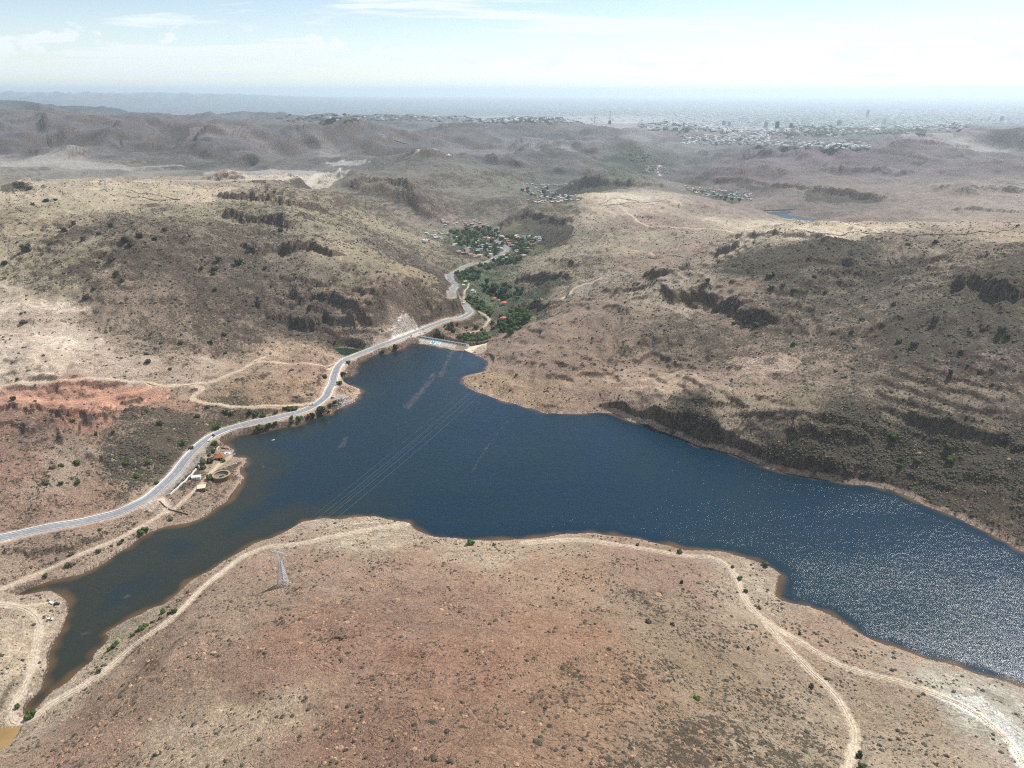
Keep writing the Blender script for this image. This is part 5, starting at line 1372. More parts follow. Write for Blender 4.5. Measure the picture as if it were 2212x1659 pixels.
ta, tb = at([451, 461], [953.5, 944.5])
r_ = empty('flatbed_truck', ((ta[0] + tb[0]) / 2, (ta[1] + tb[1]) / 2, max(ta[2], tb[2]) + 0.15), heading(ta, tb)); tag(r_, 'long flatbed truck with a dark cab driving along the lake road', 'truck')
MB().box(-8.5, 4.2, -1.25, 1.25, 1.2, 1.55).build('trailer', mat('trailer_pale', srgb(206, 202, 190, 0.8), 0.7, 0.1, 1), r_)
MB().box(-8.4, 3.0, -0.4, 0.4, 0.8, 1.19).build('chassis', dk, r_)
MB().loft([[(x_, y_, z_) for x_, z_ in ((5.2, 0.5), (8.4, 0.5), (8.4, 1.7), (7.2, 1.9), (6.9, 3.1), (5.2, 3.1))] for y_ in (1.2, -1.2)]).build('cab', dk, r_)
MB().box(7.21, 7.3, -1.0, 1.0, 1.95, 2.8).build('windscreen', paint_m('car_glass', (0.02, 0.025, 0.03)), r_)
for x_ in (-7.4, -6.2, 3.6, 4.9, 7.3):
    for sy in (-1, 1): MB().bar((x_, sy * 0.8, 0.5), (x_, sy * 1.22, 0.5), 0.5, 0.5, 12).build('wheel', mat('tyre', (0.02, 0.02, 0.02), 0.8), r_)

bx, by = P2(590.4, 951)
r_ = empty('rowing_boat', (bx, by, 0), R(25)); tag(r_, 'tiny pale boat alone on the water off the left shore', 'boat')
hull = [(-1.9, 0.6), (0.4, 0.8), (1.5, 0.5), (2.2, 0.0), (1.5, -0.5), (0.4, -0.8), (-1.9, -0.6)]
MB().loft([[(x_ * 0.9, y_ * 0.7, -0.2) for x_, y_ in hull], [(x_, y_, 0.55) for x_, y_ in hull]]).build('hull', paint_m('boat_white', (0.75, 0.72, 0.66)), r_)
MB().box(-0.9, -0.5, -0.6, 0.6, 0.553, 0.65).build('seat', bark, r_)

# ------------------------------------------------------------------ trees and bushes


def leaf_mat(nm, c, c2):
    m_ = bpy.data.materials.new(nm); m_.use_nodes = True; t = m_.node_tree; b = NB(t); p = t.nodes['Principled BSDF']
    p.inputs['Roughness'].default_value = 0.75; p.inputs['Specular IOR Level'].default_value = 0.2
    oi = b.n('ShaderNodeObjectInfo'); g = b.n('ShaderNodeNewGeometry')
    f = b.math('ADD', b.math('MULTIPLY', oi.outputs['Random'], 0.6), b.math('MULTIPLY', b.noise(g.outputs['Position'], 0.9, 3, 0.6), 0.5))
    t.links.new(b.mix(f, c, c2), p.inputs['Base Color'])
    return m_


LEAF = {'green': leaf_mat('leaf_green', (0.038, 0.076, 0.020), (0.085, 0.135, 0.045)), 'bright': leaf_mat('leaf_bright', (0.055, 0.110, 0.018), (0.100, 0.160, 0.040)),
        'olive': leaf_mat('leaf_olive', (0.080, 0.085, 0.040), (0.130, 0.130, 0.070)), 'dark': leaf_mat('leaf_dark', (0.020, 0.040, 0.016), (0.040, 0.066, 0.026)),
        'grey': leaf_mat('leaf_grey', (0.070, 0.066, 0.052), (0.115, 0.105, 0.085))}


def crown_mesh(seed, kind, m_, tall=1.0):
    """a crown of unit radius built of many leaf-sized faces round several uneven lobes"""
    r = random.Random(seed); v, f = [], []
    lobes = [(0, 0, 0.55 * tall, 0.62)]
    for k_ in range(7):
        a_ = r.uniform(0, 6.28); d_ = r.uniform(0.35, 0.62); lobes.append((math.cos(a_) * d_, math.sin(a_) * d_, r.uniform(0.35, 1.15) * tall, r.uniform(0.26, 0.44)))
    for lx, ly, lz, lr in lobes:
        nface = int(240 * (lr / 0.5) ** 2)
        for _ in range(nface):
            u_ = r.uniform(-1, 1); a_ = r.uniform(0, 6.28); s_ = math.sqrt(1 - u_ * u_)
            dr = lr * r.uniform(0.55, 1.08)
            c_ = Vector((lx + s_ * math.cos(a_) * dr, ly + s_ * math.sin(a_) * dr, lz + u_ * dr * 0.85))
            nrm = (Vector((s_ * math.cos(a_), s_ * math.sin(a_), u_)) + Vector((r.uniform(-.6, .6), r.uniform(-.6, .6), r.uniform(-.2, .6)))).normalized()
            q_ = nrm.to_track_quat('Z', 'Y'); sz = r.uniform(0.07, 0.13)
            n0 = len(v)
            for dx, dy in ((-1, -0.6), (0.2, -1), (1, 0.3), (-0.3, 0.9)): v.append(c_ + q_ @ Vector((dx * sz, dy * sz, 0)))
            f.append((n0, n0 + 1, n0 + 2, n0 + 3))
    me_ = bpy.data.meshes.new('crown'); me_.from_pydata([tuple(x) for x in v], [], f); me_.update(); me_.materials.append(m_); return me_


def trunk_mesh(seed, tall=1.0):
    r = random.Random(seed); m = MB()
    m.bar((0, 0, -0.35), (0.03, 0.02, 0.45 * tall), 0.09, 0.055, 7)
    for k_ in range(5):
        a_ = k_ * 1.26 + r.uniform(-.3, .3); m.bar((0.02, 0.01, 0.2 * tall + 0.05 * k_), (math.cos(a_) * 0.5, math.sin(a_) * 0.5, (0.65 + 0.1 * k_ * 0.8) * tall), 0.045, 0.014, 5)
    me_ = bpy.data.meshes.new('trunk'); me_.from_pydata(m.v, [], m.f); me_.update(); me_.materials.append(bark); return me_


CROWN = {k_: [crown_mesh(i * 7 + len(k_) * 31, k_, LEAF[k_], tl) for i, tl in enumerate((1.0, 0.8, 1.15))] for k_ in LEAF}
TALL = [crown_mesh(91, 'dark', LEAF['dark'], 2.0), crown_mesh(92, 'dark', LEAF['green'], 1.9)]
TRK = [trunk_mesh(i) for i in range(3)]; TRK_T = trunk_mesh(9, 1.9)


def tree(loc, rad, kind, label, group=None, tall=False, bush=False, cat=None):
    nm = 'bush' if bush else 'tree'
    r_ = empty(nm, loc, random.uniform(0, 6.28)); rad *= 1.22; r_.scale = (rad, rad, rad * random.uniform(0.8, 1.05))
    tag(r_, label, cat or nm, group)
    cm = random.choice(TALL) if tall else random.choice(CROWN[kind])
    c_ = bpy.data.objects.new('crown', cm); C.objects.link(c_); c_.parent = r_
    t_ = bpy.data.objects.new('trunk', TRK_T if tall else random.choice(TRK)); C.objects.link(t_); t_.parent = r_
    if bush: c_.location.z = -0.22
    return r_


# (px, py of the foot, crown radius in picture units, kind, label)
TL = [
 (469,926,9,'green','large green tree on the hill side above the road bend'),(464,961,6.3,'bright','lone bright green tree between road and lake near the truck'),
 (561.6,929,8,'green','biggest of the round trees between road and lake'),(580,921,6,'green','round green tree just right of the biggest shore tree'),(594,917,4.6,'green','small tree right of two shore trees on the straight road'),
 (630,905,4.4,'olive','upper tree of the pair on the lake side of the road'),(631,913,4.4,'green','lower tree of the pair on the lake side of the road'),(647,906,6.2,'bright','bright round tree on the lake side before the car park'),
 (666,902,5,'olive','small olive tree beside the dark one near the car park'),(676,901,5.6,'dark','dark tree over the water edge near the car park'),(694.5,891,9.6,'olive','broad olive tree at the car park entrance beside the white van'),
 (714,878,6,'olive','olive tree left of the parked cars on the gravel shore'),(723,873,5,'dark','dark tree just above the parked cars on the gravel shore'),(733,831,6.5,'green','green tree on the shore by the white wall end'),
 (703,816,6,'green','green tree on the hill side of the road bend'),(752.8,785.5,5,'green','green tree between the road and the sandy shore'),(739.6,810,4.4,'dark','dark tree above the sandy cove'),
 (826,762.5,5.6,'dark','dark tree at the waterline, left one of two before the dam'),(855,754.5,5.6,'dark','dark tree at the waterline nearest the dam'),
 (440.5,1002,7,'olive','olive tree left of the grey one in the resort garden'),(455.4,998,8.5,'grey','wide grey leafless looking tree in the resort garden'),(483,998,4.6,'bright','green tree at the right corner of the tiled hall'),
 (466,987,4.2,'dark','dark tree touching the back of the tiled hall'),(460,978,4.6,'dark','dark tree above the canopy in the resort garden'),(452.5,985,4,'green','small tree at the upper edge of the resort garden'),
 (440,1013.5,6.2,'olive','tree shading the gatehouse in the resort'),(477,1020,4.6,'bright','bright tree standing behind the bull ring'),(453.4,1034.5,7.6,'green','dense round tree left of the bull ring'),
 (66.8,1549,11,'bright','tall bright green tree at the narrow tip of the lake'),(39,1528,5.6,'green','green tree beside the dirt track left of the lake tip'),
 (1016.5,1176,8,'bright','round green tree on the near shore left of centre'),(1652.5,1222,8,'olive','olive tree on the rocky point of the right near shore'),
 (945,723,5.4,'green','upper green tree of the clump below the dam road'),(949,730,5.4,'green','middle green tree of the clump below the dam road'),(957,730,4.8,'green','right green tree of the clump below the dam road'),
 (973.6,711,7.5,'grey','wide greyish tree on the slope below the dam road'),(1029,709,5.4,'green','green tree by the curved path below the dam'),(1007,710,4.4,'green','small round tree in the middle of the slope below the dam'),
 (988.5,702,3.6,'green','small tree at the roadside above the dam slope'),(961,705,3.2,'green','little tree at the lower roadside near the dam'),(1065,712,5.4,'green','green tree right of the curved path below the dam'),(1065,699,4.4,'green','small tree inside the bend of the curved path'),
 (979,716,5,'dark','dark tree below the wide greyish tree'),(1041,714,4,'dark','dark tree beside the curved path'),(912,742,0.1,'green',''),
 (515,570,9,'green','largest green tree on the dark face of the left hill'),(463,584,7,'green','green tree left of the largest one on the left hill face'),(472.5,564,6.5,'green','tree above the gully of the left hill face'),
 (437,582,5,'olive','olive tree at the left rim of the gully'),(461,594,5,'green','small tree low in the gully of the left hill'),(573,582,5,'green','green tree under the lower cliff of the left hill'),
 (543,538,6,'olive','olive tree between two cliffs of the left hill'),(606.4,500,6,'green','green tree on the upper cliff edge of the left hill'),(465,628,4.6,'green','small green tree at the foot of the gully'),
 (1931.8,948,8.4,'bright','bright tree casting a dark shadow on the right slope'),(1944,1009,6,'bright','bright tree lowest on the right slope'),(2053,998,9,'bright','wide bright tree on the far right slope'),
 (2049,970,9,'olive','olive tree above the wide bright one on the right slope'),(1980,998,6.5,'olive','olive tree between bright ones on the right slope'),(1946,994,4.6,'green','small tree just above the lowest bright tree on the right'),
 (1452,938,6.5,'bright','bright tree at the left foot of the right shore cliff'),(1490.6,928,6,'green','tree on the right shore cliff, second from its left end'),(1553,946,6,'green','tree in the shaded right shore cliff'),(1522,950,5,'bright','small bright tree below the right shore cliff'),
 (1632.3,706,7.5,'green','middle tree of three under the right middle cliff'),(1608,701,6,'green','left tree of three under the right middle cliff'),(1648.5,702,6,'green','right tree of three under the right middle cliff'),
 (1713,747,6,'bright','lone bright tree in the open ravine mouth'),(1942,741,7,'green','lone green tree high on the right hillside'),(2053,808,6,'dark','lone dark tree in the bare part of the right hillside'),
]
BL = [(487,893,7,'dark'),(553.6,896,7,'green'),(540,893,6,'dark'),(568.5,900,6.5,'green'),(597,892,5,'green'),(626,885,6.5,'green'),(636,885,6.5,'green'),(617,884,5.5,'dark'),(426.6,901,5.5,'green'),(394,960,7.5,'bright'),(413.7,970,5.5,'green'),
 (166.7,1003,8,'green'),(133.7,1007,6,'green'),(113,1012,6,'olive'),(274,1003,7,'bright'),(321,1000,6,'bright'),(100.7,1045,7,'olive'),(133,1046,5,'green'),(168.4,1044,6.5,'green'),(297,1031,6.5,'bright'),(338.5,1045,5,'green'),
 (29.5,863,7,'green'),(76,868,3.6,'green'),(343.8,918,6,'dark'),(208,940,4,'dark'),(158,912,5,'green'),(245,934,5,'green'),(500,896,6,'dark'),(213.5,1192,6,'green'),(215,1146,4,'green'),(149.3,1223,7,'olive'),(152.8,1199,5,'olive'),
 (99,1246,4.4,'green'),(369.8,1123,5,'olive'),(305.6,1150,8.5,'bright'),(316,1146,6,'green'),(258.7,1175,5,'green'),(265,1168,4,'dark'),(406,1280,4,'olive'),(237,1404,5.5,'bright'),(246,1398,5.5,'green'),(253,1391,5.5,'bright'),(286,1373,5,'green'),
 (295.7,1364,5,'green'),(305,1360,6.6,'bright'),(314.8,1353,6,'bright'),(330,1345,4,'olive'),(345,1338,4,'green'),(353,1324,6.5,'bright'),(366,1326,5.5,'dark'),(377,1322,6.5,'green'),(214,1451,6,'grey'),(98,1245,5,'green'),(148.5,1221,6,'olive'),
 (175.8,1598,3,'dark'),(334,1632,5,'dark'),(1598,1251,5.5,'bright'),(1582.5,1226,4,'olive'),(1610,1278,5,'green'),(1640,1314,5,'olive'),(1616,1402,4,'dark'),(1727,1371,4,'dark'),(1504.8,1510,7,'bright'),(1751.7,1486,6,'grey'),(1855,1636,8,'dark'),
 (1861,1658,9,'bright'),(1555,1641,5,'grey'),(1399.6,1345,7,'grey'),(1472,1260,4,'dark'),(1377,1178,4,'olive'),(1468,1194,6,'olive'),(1452,1350,5,'grey'),(1067.6,1178,4,'green'),(1838.7,718,5,'green'),(1800,721,5,'green'),(1974,749,8,'grey'),
 (2174.7,730,6,'dark'),(2122,713,6,'grey'),(2162.5,717,9,'grey'),(2021,692,8,'grey'),(1666.7,624,6,'green'),(1691.8,618,6,'green'),(1713,628,5,'dark'),(1757.8,599,5,'dark'),(1782,634,5,'green'),(1861,692,6,'grey'),(2021,525,6,'dark'),
 (1962,530,5,'green'),(1585.8,577,5,'green'),(1529,608,6,'green'),(1670.8,595,5,'dark'),(1907.5,703,6,'grey'),(1930,659,5,'grey'),(269.7,520,8,'dark'),(303,513,7,'dark'),(281,532,6,'dark'),(335,517,6,'dark'),(357,497,6,'grey'),
 (264,608,7,'grey'),(251,592,6,'grey'),(202.7,626,5,'dark'),(186,644,7,'grey'),(242,562,9,'grey'),(483.6,725,6,'dark'),(454,744,6,'dark'),(390.6,743,5,'green'),(487,764,4,'green'),(56,543,10,'grey'),(70.7,443,5,'dark'),(100,436,7,'dark'),
 (121,433,4,'dark'),(368,798,4,'green'),(37,820,3.6,'green'),(320,782,7,'grey'),(50,698,7,'grey'),(215,505,6,'grey'),(180,520,6,'grey'),(140,500,7,'grey'),(160,485,5,'grey'),(240,490,6,'grey'),(10,570,7,'dark'),(1585,700,5,'green'),(1660,600,5,'grey')]
import colorsys
GW = {'green': 'green', 'bright': 'bright green', 'olive': 'olive', 'dark': 'dark', 'grey': 'grey twiggy'}


def region(px, py):
    if py > 1190 and px > 500: return 'on the bare foreground hill' + (' beside the right dirt tracks' if px > 1400 else ' near its middle' if px > 700 else ' at its left')
    if py > 1260: return 'at the bottom left by the lake arm'
    if py > 1110: return 'on the left bank below the road'
    if py > 950 and px < 420: return 'in the scrub left of the road bend'
    if py > 875 and px < 700: return 'along the hill side of the lake road'
    if px < 500 and py > 780: return 'near the red quarry'
    if px < 620 and py > 600: return 'on the lower slope of the left hill'
    if px < 620: return 'high on the left hill'
    if px > 1900: return 'on the far right hillside'
    if px > 1500: return 'on the middle of the right hillside'
    return 'on the right near shore'


for px, py, rp, kd, lab in TL:
    if not lab: continue
    p_ = spot(px, py); tree(p_, rp * dpx(p_), kd, lab)
cnt = {}
ORD = ['first', 'second', 'third', 'fourth', 'fifth', 'sixth', 'seventh', 'eighth', 'ninth', 'tenth', 'eleventh', 'twelfth']
bk_ = {}
for b_ in BL: bk_.setdefault((GW[b_[3]], region(b_[0], b_[1])), []).append(b_)
for (gw, rg), lst in bk_.items():
    lst.sort()
    for i, (px, py, rp, kd) in enumerate(lst):
        p_ = spot(px, py)
        lab = f'{gw} bush {rg}' if len(lst) == 1 else f'{gw} bush {rg}, {ORD[i]} from left'
        tree(p_, rp * dpx(p_), kd, lab, 'larger bushes dotted over the dry slopes', bush=True)

# grove in the canyon below the dam, and the village trees
def in_poly_px(poly, n, r, mind, seed):
    rr = random.Random(seed); P_ = np.array(poly, float); out = []; tries = 0
    x0_, x1_, y0_, y1_ = P_[:, 0].min(), P_[:, 0].max(), P_[:, 1].min(), P_[:, 1].max()
    while len(out) < n and tries < n * 60:
        tries += 1
        x_, y_ = rr.uniform(x0_, x1_), rr.uniform(y0_, y1_)
        if not inside(P_, np.array([[x_]]), np.array([[y_]]))[0, 0]: continue
        if any(abs(x_ - a_) < mind and abs(y_ - b_) < mind * 0.55 for a_, b_ in out): continue
        out.append((x_, y_))
    return out


GR = [([(1075,700),(1095,694),(1125,690),(1140,694),(1128,708),(1105,722),(1085,716)], 16, 8.0, 8, 'green', 'dense grove at the canyon mouth below the right slope'),
      ([(1075,688),(1115,672),(1145,668),(1150,682),(1120,690)], 12, 7.0, 8, 'bright', 'canyon floor under the dark cliffs'),
      ([(1005,640),(1040,655),(1065,672),(1060,684),(1035,670),(1010,655)], 16, 6.0, 6.5, 'green', 'belt beside the lane above the dam slope'),
      ([(1030,612),(1075,612),(1130,625),(1125,650),(1090,650),(1050,632)], 22, 6.0, 7, 'dark', 'tall dark wood behind the round pavilion'),
      ([(985,592),(1010,580),(1040,585),(1030,605),(1005,612),(990,606)], 16, 6.0, 6, 'green', 'trees inside the double bend of the road'),
      ([(1035,576),(1080,558),(1110,552),(1130,560),(1090,572),(1050,582)], 14, 5.0, 6.5, 'green', 'belt below the road at the village entrance'),
      ([(985,728),(1010,736),(1040,735),(1060,728),(1050,722),(1010,724)], 12, 6.5, 6.5, 'bright', 'green row just behind the dam'),
      ([(975,506),(1010,500),(1065,500),(1068,516),(1030,514),(1000,520)], 14, 5.0, 7, 'green', 'upper part of the near village'),
      ([(985,522),(1030,526),(1085,535),(1070,546),(1030,538),(1000,532)], 16, 5.0, 7, 'green', 'lower part of the near village'),
      ([(1100,520),(1140,518),(1150,530),(1125,545),(1108,540)], 10, 4.5, 6, 'green', 'right side of the near village'),
      ([(968,502),(1000,494),(1060,494),(1084,506),(1090,545),(1060,556),(1020,545),(985,540),(968,520)], 46, 5.0, 5.5, 'green', 'gardens of the near village left of the main road'),
      ([(1090,510),(1150,508),(1160,524),(1140,548),(1112,552)], 20, 4.5, 5.5, 'green', 'gardens of the near village right of the main road'),
      ([(1120,412),(1180,402),(1200,420),(1240,430),(1160,436)], 12, 4.0, 9, 'green', 'second village in the valley beyond'),
      ([(1490,412),(1530,418),(1580,430),(1610,436),(1560,434)], 10, 4.0, 9, 'green', 'third village beyond the pale fields')]
extra = []
for gi, (poly, n, rp, md, kd, where) in enumerate(GR):
    pts_ = in_poly_px(poly, n, rp, md, 100 + gi)
    for i, (x_, y_) in enumerate(pts_):
        p_ = spot(x_, y_, 0.3); tl = kd == 'dark' and i % 2 == 0
        kk = kd if random.random() < 0.7 else random.choice(['green', 'bright', 'olive', 'dark'])
        adj = 'tall slender' if tl else 'round'
        tree(p_, rp * random.uniform(0.75, 1.15) * dpx(p_) * (0.75 if tl else 1), kk, f"{adj} {'dark' if tl else GW[kk]} tree in the {where}".replace('in the tall dark wood', 'of the tall wood'), 'trees of the ' + where, tall=tl)
    extra.append((poly, rp))

# ------------------------------------------------------------------ houses of the villages
HC = {'white': srgb(226, 222, 212, 0.8), 'grey': srgb(176, 172, 166, 0.75), 'cream': srgb(222, 202, 168, 0.8), 'pink': srgb(206, 150, 132, 0.8), 'brown': srgb(140, 104, 84, 0.7), 'pale blue': srgb(170, 200, 210, 0.85)}
RC = {'white flat': srgb(222, 220, 214, 0.8), 'grey flat': srgb(168, 168, 168, 0.8), 'red': srgb(186, 100, 82, 0.75), 'tin': srgb(190, 200, 206, 0.8), 'tan flat': srgb(200, 180, 152, 0.8)}
HM = {k_: mat('house_' + k_.replace(' ', '_'), c_, 0.85) for k_, c_ in HC.items()}; RM = {k_: mat('roof_' + k_.replace(' ', '_'), c_, 0.7) for k_, c_ in RC.items()}
rh = random.Random(5)


def house(px, py, wc, rc, label, group, big=False, s=1.0, parts=True):
    p_ = spot(px, py, 0.4); w_, d_, h_ = rh.uniform(3.4, 5.6) * s, rh.uniform(2.8, 4.2) * s, rh.uniform(2.8, 3.6) * s * (1.7 if big else 1)
    rzz = rh.choice([0.2, 0.5, -0.3, 1.2]) + rh.uniform(-.15, .15)
    walls = MB().box(-w_, w_, -d_, d_, -2.5, h_)
    rf = MB()
    if rc == 'red':
        rf.add([(-w_ - .3, -d_ - .3, h_ + .003), (w_ + .3, -d_ - .3, h_ + .003), (w_ + .3, d_ + .3, h_ + .003), (-w_ - .3, d_ + .3, h_ + .003), (-w_ - .3, 0, h_ + 1.6), (w_ + .3, 0, h_ + 1.6)], [(0, 1, 5, 4), (2, 3, 4, 5), (0, 4, 3), (1, 2, 5), (3, 2, 1, 0)])
    else:
        rf.box(-w_ - .2, w_ + .2, -d_ - .2, d_ + .2, h_ + .003, h_ + .35)
    wd = MB().box(-w_ * .6, -w_ * .25, -d_ - .04, -d_ - .003, 1.0, 2.1); wd.box(w_ * .35, w_ * .65, -d_ - .04, -d_ - .003, 1.0, 2.1)
    dr = MB().box(-.5, .5, -d_ - .05, -d_ - .003, -.3, 2.0)
    if parts:
        r_ = empty('house', p_, rzz); tag(r_, label, 'house', group)
        walls.build('wall', HM[wc], r_); rf.build('roof', RM[rc], r_); wd.build('window', dark, r_); dr.build('door', dark, r_)
        return r_
    m = MB(); m.add(walls.v, walls.f, 0); m.add(rf.v, rf.f, 1); m.add(wd.v, wd.f, 2); m.add(dr.v, dr.f, 2)
    o = m.build('house', [HM[wc], RM[rc], dark]); o.location = p_; o.rotation_euler.z = rzz; tag(o, label, 'house', group); return o


V1 = [(921,505),(945,500),(934,512),(957,478),(966,484),(982,486),(1020,485),(1029,480),(1037,490),(1050,486),(1008,486),(1029,494),(984,502),(961,506),(955,507),(950,514),(974,518),(989,511),(1049,515),(1063,514),(1054,512),
      (1073,523),(1077,528),(1031,522),(1032,529),(1050,530),(1043,533),(1039,540),(1053,540),(1082,537),(985,530),(1005,534),(1008,540),(1011,543),(991,547),(1023,553),(1035,552),(1058,552),(1069,561),(1091,558),(1097,553),(1084,512),(1116,510),
      (1126,513),(1144,514),(1158,514),(1162,520),(1094,518),(1098,524),(1102,528),(1112,530),(1122,518),(1133,526),(1142,528),(1157,525),(1137,536),(1137,541),(1115,543),(1127,553),(917,523),(921,521)]
wcs = list(HC); rcs = list(RC)


def sector1(x, y):
    if x > 1090: return 'right of the main road in the near village'
    if y < 496 and x > 990: return 'in the top row of the near village'
    if x < 970: return 'at the left edge of the near village'
    if y > 528: return 'in the lower left part of the near village'
    return 'among the trees in the middle of the near village'


pts_ = []
for (x_, y_) in V1:
    pts_.append((x_, y_))
    for _ in range(2): pts_.append((x_ + rh.uniform(-8, 8), y_ + rh.uniform(-4, 4)))
for x_, y_ in pts_:
    wc = rh.choice(['white', 'white', 'grey', 'cream', 'pink', 'brown', 'pale blue']); rc = rh.choice(['white flat', 'white flat', 'grey flat', 'grey flat', 'tan flat', 'red', 'tin', 'tan flat'])
    sct = sector1(x_, y_); big = rh.random() < 0.12
    house(x_, y_, wc, rc, f"{'tall ' if big else ''}{wc} house, {rc} roof, {sct}", 'houses ' + sct, big, 1.2)
for poly, n, where, s_ in (([(1128,412),(1180,408),(1205,418),(1262,431),(1240,438),(1150,440),(1138,432),(1160,424)], 60, 'in the second village behind the pale fields', 1.25),
                       ([(1120,396),(1180,400),(1240,396),(1225,404),(1160,408)], 24, 'in the upper strip of the second village', 1.2),
                       ([(1478,402),(1520,408),(1560,410),(1625,418),(1622,434),(1570,430),(1520,424),(1490,412)], 64, 'in the third village left of the far reservoir', 1.25),
                       ([(1390,358),(1415,356),(1440,362),(1452,376),(1410,377),(1385,372)], 36, 'in the fourth village beside the straight gravel road', 1.3)):
    for x_, y_ in in_poly_px(poly, n, 1, 3.2, int(n)):
        wc = rh.choice(['white', 'white', 'cream', 'grey']); rc = rh.choice(['white flat', 'white flat', 'grey flat', 'red', 'tin'])
        house(x_, y_, wc, rc, f'{wc} house with {rc} roof {where}', 'houses ' + where, s=s_, parts=False)

# ------------------------------------------------------------------ the far city: a mass of small blocks on the plain, with its few towers as things
cv, cf, cm_ = [], [], []
rc_ = np.random.default_rng(11)


def add_blocks(pts, sx, hz_, mi_w=(.55, .2, .15, .1)):
    for (x_, y_) in pts:
        p_ = at(x_, y_)[0]
        if math.hypot(p_[0], p_[1]) < 3500: continue
        w_, d_, h_ = rc_.uniform(.6, 1.5) * sx, rc_.uniform(.6, 1.5) * sx, rc_.uniform(.6, 1.5) * hz_
        a_ = rc_.choice([0.2, 0.5, 1.1]); ca_, sa_ = math.cos(a_), math.sin(a_); n0 = len(cv)
        for z_ in (p_[2] - 4, p_[2] + h_):
            for dx, dy in ((-w_, -d_), (w_, -d_), (w_, d_), (-w_, d_)): cv.append((p_[0] + dx * ca_ - dy * sa_, p_[1] + dx * sa_ + dy * ca_, z_))
        cf.extend([(n0 + 4, n0 + 5, n0 + 6, n0 + 7), (n0, n0 + 1, n0 + 5, n0 + 4), (n0 + 1, n0 + 2, n0 + 6, n0 + 5), (n0 + 2, n0 + 3, n0 + 7, n0 + 6), (n0 + 3, n0, n0 + 4, n0 + 7)])
        cm_.extend([int(rc_.choice(4, p=mi_w))] * 5)


def rnd_px(x0, x1, y0, y1, n): return list(zip(rc_.uniform(x0, x1, n), rc_.uniform(y0, y1, n)))


def band_px(x0, x1, ya, yb, n, spread):
    xs = rc_.uniform(x0, x1, n); ys = np.interp(xs, [x0, x1], [ya, yb]) + rc_.normal(0, spread, n); return list(zip(xs, ys))


add_blocks(rnd_px(1470, 1680, 292, 312, 260), 9, 6)
add_blocks(band_px(1600, 1880, 306, 316, 220, 4), 8, 6)
add_blocks(band_px(1380, 1620, 268, 276, 600, 5), 12, 8)
add_blocks(band_px(1560, 2080, 282, 266, 1500, 7), 12, 8)
add_blocks(band_px(1850, 2190, 276, 262, 260, 3), 13, 9)
add_blocks(rnd_px(1400, 2200, 246, 268, 2000), 16, 9)
add_blocks(rnd_px(980, 1300, 254, 264, 260), 13, 8)
add_blocks(rnd_px(1150, 2212, 238, 250, 1300), 22, 9)
add_blocks(rnd_px(1100, 2212, 230, 240, 500), 34, 10)
add_blocks(rnd_px(700, 960, 250, 260, 70), 12, 8)
me_ = bpy.data.meshes.new('city_blocks'); me_.from_pydata(cv, [], cf); me_.update()
for c_ in (srgb(236, 236, 232, .95), srgb(196, 194, 188, .8), srgb(160, 146, 134, .7), srgb(110, 114, 112, .55)): me_.materials.append(mat('city_%d' % len(me_.materials), c_, 0.8))
me_.polygons.foreach_set('material_index', cm_)
o = bpy.data.objects.new('city_blocks', me_); C.objects.link(o); tag(o, 'mass of small pale buildings of the hazy city on the plain', 'city', kind='stuff')

# trees of the city and green valley as one mass
gl_v, gl_f = [], []
blobs = rnd_px(1700, 2000, 270, 290, 300) + rnd_px(1450, 2100, 250, 275, 500) + rnd_px(1360, 1400, 330, 350, 60) + rnd_px(600, 1400, 235, 262, 300)
for x_, y_ in blobs:
    p_ = at(x_, y_)[0]; D_ = math.hypot(p_[0], p_[1])
    if D_ < 3600: continue
    s_ = rc_.uniform(8, 18) * (D_ / 7000); n0 = len(gl_v)
    for k_ in range(6): a_ = k_ * 1.047; gl_v.append((p_[0] + math.cos(a_) * s_ * 1.6, p_[1] + math.sin(a_) * s_ * 1.6, p_[2] + rc_.uniform(-1, 2)))
    gl_v.append((p_[0], p_[1], p_[2] + min(s_ * 0.7, 10)))
    for k_ in range(6): gl_f.append((n0 + k_, n0 + (k_ + 1) % 6, n0 + 6))
o = mesh_obj('distant_foliage', gl_v, gl_f, LEAF['dark']); tag(o, 'far green tree masses between the hazy city blocks', 'trees', kind='stuff')

